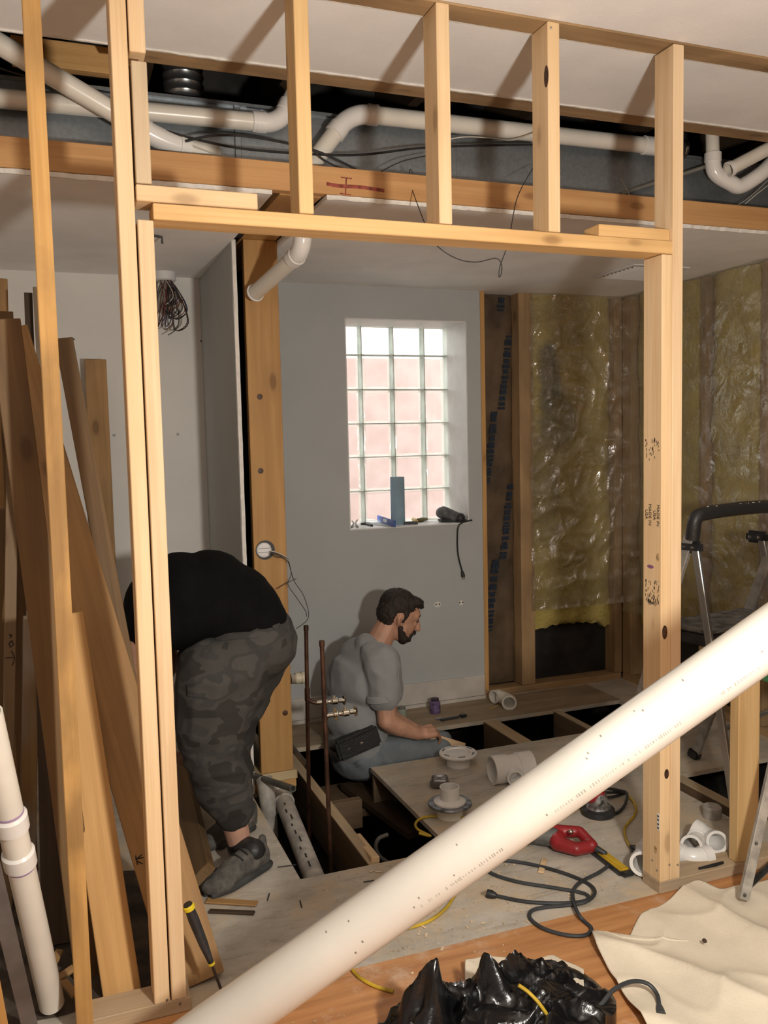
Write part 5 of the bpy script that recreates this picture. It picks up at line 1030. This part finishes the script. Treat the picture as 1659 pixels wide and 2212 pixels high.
for j in range(nv+1):
    row = []
    for i in range(nu+1):
        u_ = -1+2*i/nu; v_ = -1+2*j/nv; ra = 1+.10*noise.noise(V(math.atan2(v_, u_)*1.5, 2, 5)); m_ = max(abs(u_), abs(v_)); L2 = math.hypot(u_, v_) or 1; sc_ = m_/L2*ra
        uu, vv = u_*sc_, v_*sc_; z = bagh(uu, vv); p = O_+ex*uu*1.0+ey*vv; p += V(.012*noise.noise(V(uu*5, vv*5, 1)), .012*noise.noise(V(uu*5, vv*5, 9)), 0)*min(1, z*20)
        row.append(bm.verts.new((p.x, p.y, .010+max(z, 0))))
    g.append(row)
for j in range(nv):
    for i in range(nu): bm.faces.new((g[j][i], g[j][i+1], g[j+1][i+1], g[j+1][i]))
ed = [e for e in bm.edges if e.is_boundary]; r = bmesh.ops.extrude_edge_only(bm, edges=ed)
for w_ in r['geom']:
    if isinstance(w_, bmesh.types.BMVert): w_.co.z = .002
obj('bag', bm, BAG, t, smooth=50)
tag(obj('extension_cord', tube(B(), spl([q(1120, 2128, 1.76), q(1140, 2142, 1.75), q(1165, 2168, 1.73), q(1195, 2214, 1.71), q(1215, 2260, 1.70)], 6), .0045, 8), YELLOWC), 'yellow cord lying over the black bag', 'cord')
t = thing('power_cord', PZ(1427, 2200), 'grey power cord with a plug arching over the canvas beside the bag', 'cord')
bm = B(); tube(bm, spl([PZ(1285, 2185, .04), PZ(1300, 2168, .05), PZ(1327, 2137, .06), PZ(1366, 2120, .06), PZ(1399, 2125, .05), PZ(1419, 2147, .035), PZ(1424, 2172, .028)], 6), .0055, 8); obj('flex', bm, GREYC, t)
bm = B(); a = PZ(1424, 2172, .028); b = PZ(1428, 2194, .026); tube(bm, [a, a*.5+b*.5, b], [.007, .011, .013], 12); pl_ = obj('plug', bm, GREYC, t)
for s in (-.005, .005): bm = B(); tube(bm, [b+V(s, 0, 0), b+V(s, 0, 0)+(b-a).normalized()*.018], .0018, 6); obj('prong', bm, CHROME, pl_)
# ================================================================== people
SKIN = mat('skin', (.50, .27, .18), .55, var=.08, scale=20, bump=.05, bscale=200, sss=.05)
SKIN2 = mat('pale_skin', (.52, .30, .22), .55, var=.06, scale=20, sss=.05)
TEE = mat('grey_tshirt', (.27, .275, .28), .9, var=.05, scale=10, bump=.1, bscale=400, sheen=.2)
JEAN = mat('faded_blue_jeans', (.17, .195, .215), .9, var=.14, scale=9, bump=.15, bscale=300)
HAIR = mat('dark_brown_hair', (.026, .017, .012), .75, var=.3, scale=60, bump=.6, bscale=110, stretch=(1, 1, .5))
TEEB = mat('black_tshirt', (.0045, .0045, .005), .95, var=.1, bump=.1, bscale=300, spec=.12)
# grey camouflage trousers
CAMO, nt_, N_, L_, b_ = _new('grey_camouflage'); b_.inputs['Roughness'].default_value = .9
tc = N_.new('ShaderNodeTexCoord'); n1 = N_.new('ShaderNodeTexNoise'); n1.inputs['Scale'].default_value = 7.5; n1.inputs['Detail'].default_value = 2; mp = N_.new('ShaderNodeMapping'); mp.inputs['Scale'].default_value = (1, 1, 1.7); L_.new(tc.outputs['Object'], mp.inputs[0]); L_.new(mp.outputs[0], n1.inputs[0])
r1 = N_.new('ShaderNodeValToRGB'); r1.color_ramp.interpolation = 'CONSTANT'; E_ = r1.color_ramp.elements; E_[0].position = 0; E_[0].color = (.026, .024, .021, 1); E_[1].position = .43; E_[1].color = (.050, .047, .043, 1)
e = E_.new(.52); e.color = (.038, .037, .035, 1); e = E_.new(.60); e.color = (.060, .057, .052, 1); L_.new(n1.outputs[0], r1.inputs[0]); L_.new(r1.outputs[0], b_.inputs['Base Color'])
n2 = N_.new('ShaderNodeTexNoise'); n2.inputs['Scale'].default_value = 240; bp = N_.new('ShaderNodeBump'); bp.inputs['Strength'].default_value = .15; L_.new(tc.outputs['Object'], n2.inputs[0]); L_.new(n2.outputs[0], bp.inputs['Height']); L_.new(bp.outputs[0], b_.inputs['Normal'])
def Q(x, y, Y_): return PY(x, y, Y_)
# ---------------------------------------------------------------- seated man in the grey T-shirt
YM = 3.80
man = thing('person', Q(775, 1640, YM), 'man in a grey T-shirt and jeans sitting in the floor opening, head bowed', 'person')
fw = V(.95, -.15, -.40).normalized(); sd = V(.17, .985, 0).normalized(); up = sd.cross(fw).normalized()
if up.z < 0: up = -up
HC = Q(862, 1331, YM-.01); HM = Matrix((fw, sd, up)).transposed()
def h(f, s, u_): return HC+fw*f+sd*s+up*u_
body = [ell(h(-.008, 0, .020), (.096, .074, .098), HM), ell(h(.030, 0, -.030), (.062, .062, .085), HM), cap(h(.050, -.018, -.085), .030, h(.050, .018, -.085), .030), ell(h(.062, 0, .030), (.034, .055, .04), HM),
        cap(h(.092, 0, .012), .010, h(.112, 0, -.028), .0135), cap(h(.098, .010, -.030), .008, h(.098, -.010, -.030), .008), cap(h(.080, -.028, .026), .010, h(.080, .028, .026), .010), cap(h(.076, -.03, -.008), .014, h(.076, .03, -.008), .014),
        cap(h(.083, -.014, -.062), .007, h(.083, .014, -.062), .007), cap(h(.03, -.05, -.05), .022, h(.06, -.03, -.08), .018), cap(h(.03, .05, -.05), .022, h(.06, .03, -.08), .018),
        cap(h(-.035, 0, -.05), .058, Q(812, 1398, YM), .062), ell(Q(800, 1425, YM), (.09, .14, .07))]
for s in (-1, 1):      # ears
    body += [cap(h(-.012, s*.073, .018), .009, h(-.018, s*.079, -.004), .010), cap(h(-.018, s*.079, -.004), .009, h(-.008, s*.073, -.03), .007), cap(h(-.012, s*.073, .018), .008, h(.004, s*.073, .006), .006)]
# trunk under the clothes, arms, hands
RS, RE, RW = Q(828, 1425, 3.62), Q(836, 1556, 3.575), Q(903, 1586, 3.60)
LS, LE, LW = Q(835, 1420, 3.98), Q(842, 1548, 4.00), Q(905, 1580, 3.86)
body += [ell(Q(778, 1470, YM), (.10, .15, .15)), ell(Q(772, 1570, YM), (.10, .14, .15)), cap(RS, .05, Q(832, 1500, 3.59), .047), cap(Q(832, 1500, 3.59), .050, RE, .044), cap(RE, .046, Q(862, 1570, 3.585), .044), cap(Q(862, 1570, 3.585), .043, RW, .028),
         cap(LS, .05, LE, .042), cap(LE, .04, LW, .028)]
def hand(wr, dirv, palm_n, sgn, curl, s=1.0):
    d = Vector(dirv).normalized(); n = Vector(palm_n); n = (n-d*n.dot(d)).normalized(); a = n.cross(d)*sgn; out = []
    pc = wr+d*.05*s; out += [cap(wr, .027*s, wr+d*.03*s, .030*s), cap(wr+d*.03*s+a*.018, .021*s, wr+d*.085*s+a*.026, .015*s), cap(wr+d*.03*s-a*.016, .020*s, wr+d*.080*s-a*.028, .014*s), cap(wr+d*.05*s, .02*s, wr+d*.085*s, .016*s)]
    for i, (o_, L1) in enumerate(((.030, .042), (.010, .047), (-.010, .044), (-.029, .034))):
        k0 = wr+d*.086*s+a*o_*s; r_ = .0092*s; dirc = d
        for j, L_ in enumerate((L1, L1*.65, L1*.5)):
            ang = R_(curl*(.6+.55*j)+i*4); dd = (d*math.cos(ang)+n*math.sin(ang)); k1 = k0+dd*L_*s; out.append(cap(k0, r_, k1, r_*.92)); k0 = k1; r_ *= .93; ang_prev = ang
    t0 = wr+d*.028*s+a*.03*s; t1 = t0+(d*.6+a*.55+n*.35).normalized()*.042*s; t2 = t1+(d*.8+n*.55-a*.05).normalized()*.034*s
    out += [cap(wr+d*.02*s+a*.012, .020*s, t0, .015*s), cap(t0, .0135*s, t1, .0115*s), cap(t1, .0112*s, t2, .0095*s)]
    return out
body += hand(RW, Q(942, 1576, 3.62)-RW, V(.1, .45, -.9), -1, 52)
body += hand(LW, V(.75, -.5, -.35), V(-.1, -.2, -.95), 1, 45)
blob('body', body, SKIN, man, .0055, 3)
shirt = [ell(Q(772, 1600, YM), (.135, .185, .12)), ell(Q(766, 1540, YM), (.138, .185, .14)), ell(Q(776, 1470, YM), (.142, .19, .14)), ell(Q(792, 1425, YM), (.115, .175, .10)), cap(Q(812, 1420, 3.66), .070, Q(815, 1418, 3.95), .070), cap(Q(792, 1398, YM-.05), .055, Q(792, 1398, YM+.05), .055),
         cap(Q(822, 1428, 3.625), .076, Q(830, 1500, 3.588), .072), cap(Q(828, 1425, 3.98), .075, Q(838, 1495, 4.0), .070), cap(Q(803, 1590, YM-.1), .07, Q(806, 1590, YM+.1), .07)]
def sdisp(p, n): return .010*(1-2*abs(noise.noise(V(p.x*4+p.z*8, p.y*5, p.z*4-p.x*7)+V(1, 2, 3))))+.005*(1-2*abs(nz(p, 11)))
sh = blob('t_shirt', shirt, TEE, man, .008, 5, sdisp)
bm = B(); o_ = Q(826, 1507, 3.585); lathe(bm, o_, Q(838, 1556, 3.575)-Q(830, 1500, 3.588), [(.066, -.02), (.073, -.012), (.074, .010), (.070, .012), (.052, .004)], 28); obj('sleeve_hem', bm, TEE, sh)
bm = B(); nk = (h(-.035, 0, -.05)-Q(812, 1398, YM)).normalized(); lathe(bm, Q(816, 1392, YM), nk, [(.066, -.014), (.070, -.006), (.068, .004), (.062, .002)], 28); obj('neckband', bm, mat('grey_ribbing', (.20, .205, .21), .9), sh)
tro = [ell(Q(775, 1632, YM), (.135, .185, .10)), cap(Q(790, 1632, 3.70), .095, Q(870, 1628, 3.675), .085), cap(Q(870, 1628, 3.675), .085, Q(945, 1622, 3.67), .068), cap(Q(795, 1632, 3.90), .095, Q(950, 1608, 3.885), .070), cap(Q(945, 1622, 3.67), .066, Q(955, 1760, 3.69), .055), cap(Q(950, 1608, 3.885), .066, Q(965, 1745, 3.86), .055)]
blob('jeans', tro, JEAN, man, .008, 4, lambda p, n: .006*(1-2*abs(noise.noise(V(p.x*9, p.y*6, p.z*12))))+.003*nz(p, 25))
hair = [ell(h(-.022, 0, .050), (.094, .080, .080), HM), ell(h(-.052, 0, .008), (.062, .077, .075), HM), ell(h(.050, 0, .090), (.042, .060, .026), HM), ell(h(-.05, 0, -.03), (.048, .062, .045), HM), cap(h(.012, -.070, .030), .012, h(.010, -.070, -.010), .008), cap(h(.012, .070, .030), .012, h(.010, .070, -.010), .008), cap(h(.085, -.02, .078), .010, h(.088, .02, .078), .010)]
blob('hair', hair, HAIR, man, .005, 2, lambda p, n: .004*nz(p, 60)+.003*nz(p, 130))
beard = [cap(h(.052, -.022, -.092), .028, h(.052, .022, -.092), .028), cap(h(.080, -.016, -.088), .014, h(.080, .016, -.088), .014), cap(h(.012, -.060, -.045), .014, h(.045, -.040, -.085), .024), cap(h(.012, .060, -.045), .014, h(.045, .040, -.085), .024), cap(h(.030, -.055, -.055), .016, h(.060, -.030, -.09), .016), cap(h(.030, .055, -.055), .016, h(.060, .030, -.09), .016), cap(h(.094, -.022, -.052), .0085, h(.100, 0, -.047), .009), cap(h(.094, .022, -.052), .0085, h(.100, 0, -.047), .009), cap(h(.08, -.03, -.06), .011, h(.07, -.035, -.085), .014)]
blob('beard', beard, HAIR, man, .0045, 2, lambda p, n: .002*nz(p, 90))
for s in (-1, 1):
    bm = B(); tube(bm, spl([h(.086, s*.014, .034), h(.088, s*.028, .038), h(.076, s*.044, .032)], 3), .0045, 6); obj('eyebrow', bm, HAIR, man)
    bm = B(); bmesh.ops.create_uvsphere(bm, u_segments=10, v_segments=8, radius=.009, matrix=Matrix.Translation(h(.082, s*.030, .010))); obj('eye', bm, mat('eye_dark', (.06, .045, .04), .25), man)
# pouch on the belt
pc = Q(772, 1604, 3.60); x_ = (Q(815, 1585, 3.60)-Q(730, 1622, 3.60)).normalized(); y_ = V(.1, -.95, .1); y_ = (y_-x_*x_.dot(y_)).normalized(); z_ = x_.cross(y_)
bm = B(); obox(bm, pc, x_, y_, z_, .205, .055, .095, .012); pch = obj('belt_pouch', bm, mat('black_leather', (.012, .012, .013), .5, bump=.2, bscale=80), man)
bm = B(); obox(bm, pc+x_*.012+y_*.028, x_, y_, z_, .014, .004, .008, .001); obj('snap', bm, CHROME, pch); bm = B(); obox(bm, pc-x_*.05+y_*.028, x_, y_, z_, .012, .004, .007, .001); obj('snap', bm, mat('dull_snap', (.2, .2, .19), .4, .7), pch)
bm = B(); obox(bm, pc+y_*.0275-z_*.0, x_, y_, z_, .19, .003, .003); obj('flap_edge', bm, BLACK, pch)
bm = B(); tube(bm, spl([Q(716, 1615, 3.70), Q(735, 1625, 3.62), pc-x_*.09], 4), .011, 8); obj('belt', bm, mat('black_leather', (0, 0, 0)), man)
# tool in his hand
t = thing('pipe_offcut', Q(945, 1590, 3.63), 'short wooden offcut held under the seated man\'s hand', 'offcut'); board('stick', Q(930, 1590, 3.66), PZ(1003, 1612, -.002), .03, .018, PINE2, t)
# ---------------------------------------------------------------- man bent over at the left
m2_ = thing('person', V(.50, 2.95, 0), 'man in a black T-shirt and grey camouflage trousers bending over behind the double stud', 'person')
YA, YF, YC = 2.87, 3.13, 3.0
AN = Q(517, 1818, 2.90)
bd = [ell(Q(535, 1365, YC), (.12, .15, .12)), ell(Q(450, 1310, YC), (.12, .16, .12)), ell(Q(365, 1315, YC+.02), (.12, .17, .11)), cap(Q(325, 1330, YC+.04), .06, Q(325, 1395, YC+.10), .058), ell(Q(330, 1425, YC+.13), (.09, .08, .105)), cap(Q(330, 1445, YC+.07), .02, Q(330, 1462, YC+.10), .02),
      cap(Q(314, 1335, 2.95), .058, Q(293, 1430, 3.03), .047), cap(Q(293, 1430, 3.03), .047, Q(320, 1560, 3.04), .030), cap(Q(345, 1335, 3.22), .06, Q(340, 1450, 3.24), .045), cap(Q(340, 1450, 3.24), .045, Q(345, 1560, 3.15), .03),
      cap(Q(545, 1400, YA+.04), .085, Q(462, 1590, YA), .06), cap(Q(462, 1590, YA), .06, AN, .042), cap(AN, .040, AN+V(0, 0, -.05), .042), cap(Q(550, 1400, YF-.04), .085, Q(505, 1580, YF), .06), cap(Q(505, 1580, YF), .06, Q(525, 1760, YF+.02), .042), cap(Q(525, 1760, YF+.02), .042, V(Q(525, 1760, YF+.02).x, YF+.02, .06), .04)]
bd += hand(Q(320, 1560, 3.04), V(.2, .1, -1), V(.9, .3, 0), 1, 35); bd += hand(Q(345, 1560, 3.15), V(.1, -.1, -1), V(.9, -.3, 0), -1, 35)
blob('body', bd, SKIN2, m2_, .007, 3)
sh2 = [ell(Q(340, 1322, YC), (.115, .20, .135)), ell(Q(395, 1298, YC), (.15, .20, .165)), ell(Q(455, 1293, YC), (.15, .19, .166)), ell(Q(510, 1316, YC), (.135, .18, .155)), ell(Q(548, 1334, YC), (.105, .17, .138)), ell(Q(572, 1345, YC), (.075, .15, .105)), cap(Q(314, 1330, 2.95), .080, Q(300, 1350, 2.98), .066), cap(Q(345, 1330, 3.2), .085, Q(342, 1385, 3.21), .07)]
blob('t_shirt', sh2, TEEB, m2_, .009, 5, lambda p, n: .006*(1-2*abs(noise.noise(V(p.x*8, p.y*6, p.z*7)))))
tr2 = [ell(Q(548, 1384, YC), (.145, .20, .140)), ell(Q(500, 1405, YC), (.135, .20, .140)), ell(Q(455, 1440, YC-.02), (.115, .175, .110)), cap(Q(508, 1425, YA+.03), .128, Q(455, 1585, YA), .106), cap(Q(455, 1585, YA), .106, Q(460, 1615, YA), .100), cap(Q(462, 1450, YA), .122, Q(448, 1560, YA), .116), cap(Q(460, 1615, YA), .098, Q(480, 1690, YA+.01), .088), cap(Q(480, 1690, YA+.01), .088, Q(505, 1750, YA+.02), .066),
       cap(Q(555, 1420, YF-.06), .112, Q(494, 1560, YF), .090), cap(Q(494, 1560, YF), .09, Q(498, 1650, YF), .08), cap(Q(498, 1650, YF), .08, Q(506, 1730, YF+.01), .066)]
def tdisp(p, n):
    kz = .012 if .2 < p.z < .52 else .008
    return kz*1.0*(1-2*abs(noise.noise(V(p.x*6-p.z*3, p.y*6, p.z*11)+V(5, 2, 1))))+.004*nz(p, 18)
tz = blob('trousers', tr2, CAMO, m2_, .008, 4, tdisp)
from mathutils.bvhtree import BVHTree
_bv = BVHTree.FromPolygons([v.co for v in tz.data.vertices], [tuple(p.vertices) for p in tz.data.polygons])
def patch(nm, quad, n=(14, 8), th=.005):              # cloth flap lying on the trousers
    A, B_, C_, D_ = [Vector((*q, 0)) for q in quad]; bm = B(); g = []
    for j in range(n[1]+1):
        row = []
        for i in range(n[0]+1):
            p = A.lerp(B_, i/n[0]).lerp(D_.lerp(C_, i/n[0]), j/n[1]); d = ray(p.x, p.y).normalized(); hit = _bv.ray_cast(EYE, d)
            if hit[0] is None: return
            row.append(bm.verts.new(hit[0]-d*th))
        g.append(row)
    for j in range(n[1]):
        for i in range(n[0]): bm.faces.new((g[j][i], g[j][i+1], g[j+1][i+1], g[j+1][i]))
    ed = [e for e in bm.edges if e.is_boundary]; r = bmesh.ops.extrude_edge_only(bm, edges=ed)
    for q in r['geom']:
        if isinstance(q, bmesh.types.BMVert): q.co += (q.co-EYE).normalized()*(th+.004)
    return obj(nm, bm, CAMO, tz, smooth=50)
patch('thigh_pocket_flap', [(460, 1360), (556, 1352), (560, 1376), (466, 1384)])
patch('knee_pocket_flap', [(402, 1480), (456, 1484), (454, 1508), (404, 1504)])
patch('rear_pocket_flap', [(583, 1330), (600, 1324), (606, 1352), (590, 1358)])
# sock and shoe
hd = V(-.80, -.55, 0).normalized(); sw = V(-hd.y, hd.x, 0)
HL = PZ(574, 1868, 0); 
S = lambda f, s, z: HL+hd*f+sw*s+V(0, 0, z)
bm_s = [cap(AN+V(0, 0, -.018), .0445, S(.060, 0, .072), .0455)]
blob('sock', bm_s, BLACK, m2_, .005, 3)
SHOE = mat('grey_suede_shoe', (.105, .098, .088), .85, var=.2, scale=40, bump=.3, bscale=160)
sho = blob('shoe', [cap(S(.035, 0, .05), .042, S(.055, 0, .055), .046), cap(S(.03, 0, .04), .038, S(.15, 0, .045), .043), cap(S(.15, 0, .05), .044, S(.225, .004, .035), .038), ell(S(.23, .004, .032), (.055, .045, .028)), cap(S(.105, 0, .062), .038, S(.17, 0, .05), .034), cap(S(.012, 0, .10), .014, S(.018, 0, .05), .022)], SHOE, m2_, .004, 3)
SOLE = mat('dark_grey_sole', (.045, .045, .045), .8, var=.2)
sol = blob('sole', [ell(S(.04, 0, .016), (.055, .045, .016)), cap(S(.04, .008, .016), .015, S(.23, .012, .016), .013), cap(S(.03, -.028, .016), .016, S(.16, -.038, .016), .014), cap(S(.03, .03, .016), .016, S(.2, .036, .016), .014), cap(S(.16, -.038, .016), .014, S(.265, -.012, .016), .012), cap(S(.2, .036, .016), .014, S(.265, .02, .016), .012), ell(S(.15, 0, .016), (.11, .04, .014), Matrix((hd, sw, V(0, 0, 1))).transposed())], SOLE, sho, .0045, 2)
for v in sol.data.vertices: v.co.z = max(v.co.z, .002)
for f_, z_ in ((.10, .03), (.13, .055), (.16, .035), (.19, .05), (.075, .045)):
    c = S(f_, -.046, z_); bm = B(); lathe(bm, c, -sw*1.0+V(0, 0, .25), [(.010, -.006), (.009, .001), (0, .002)], 10); obj('eyelet_dot', bm, SOLE, sho)
for k in range(4):
    bm = B(); tube(bm, spl([S(.115+.022*k, -.03, .093-.012*k), S(.12+.022*k, 0, .108-.014*k), S(.115+.022*k, .03, .093-.012*k)], 4), .0035, 6); obj('lace', bm, BLACK, sho)
# far shoe
q0 = V(Q(525, 1760, YF+.02).x, YF+.02, 0); S2 = lambda f, s, z: q0+V(.045, .03, 0)+hd*f+sw*s+V(0, 0, z)
s2 = blob('shoe', [cap(S2(.035, 0, .06), .042, S2(.04, 0, .085), .045), cap(S2(.03, 0, .04), .038, S2(.15, 0, .045), .043), cap(S2(.15, 0, .05), .042, S2(.225, 0, .035), .036)], SHOE, m2_, .006, 3)
s3 = blob('sole', [cap(S2(.03, 0, .018), .016, S2(.24, 0, .018), .015), cap(S2(.03, -.025, .018), .015, S2(.2, -.032, .018), .014), cap(S2(.03, .025, .018), .015, S2(.2, .032, .018), .014)], SOLE, s2, .006, 2)
for o in (s2, s3):
    for v in o.data.vertices: v.co.z = max(v.co.z, .002)
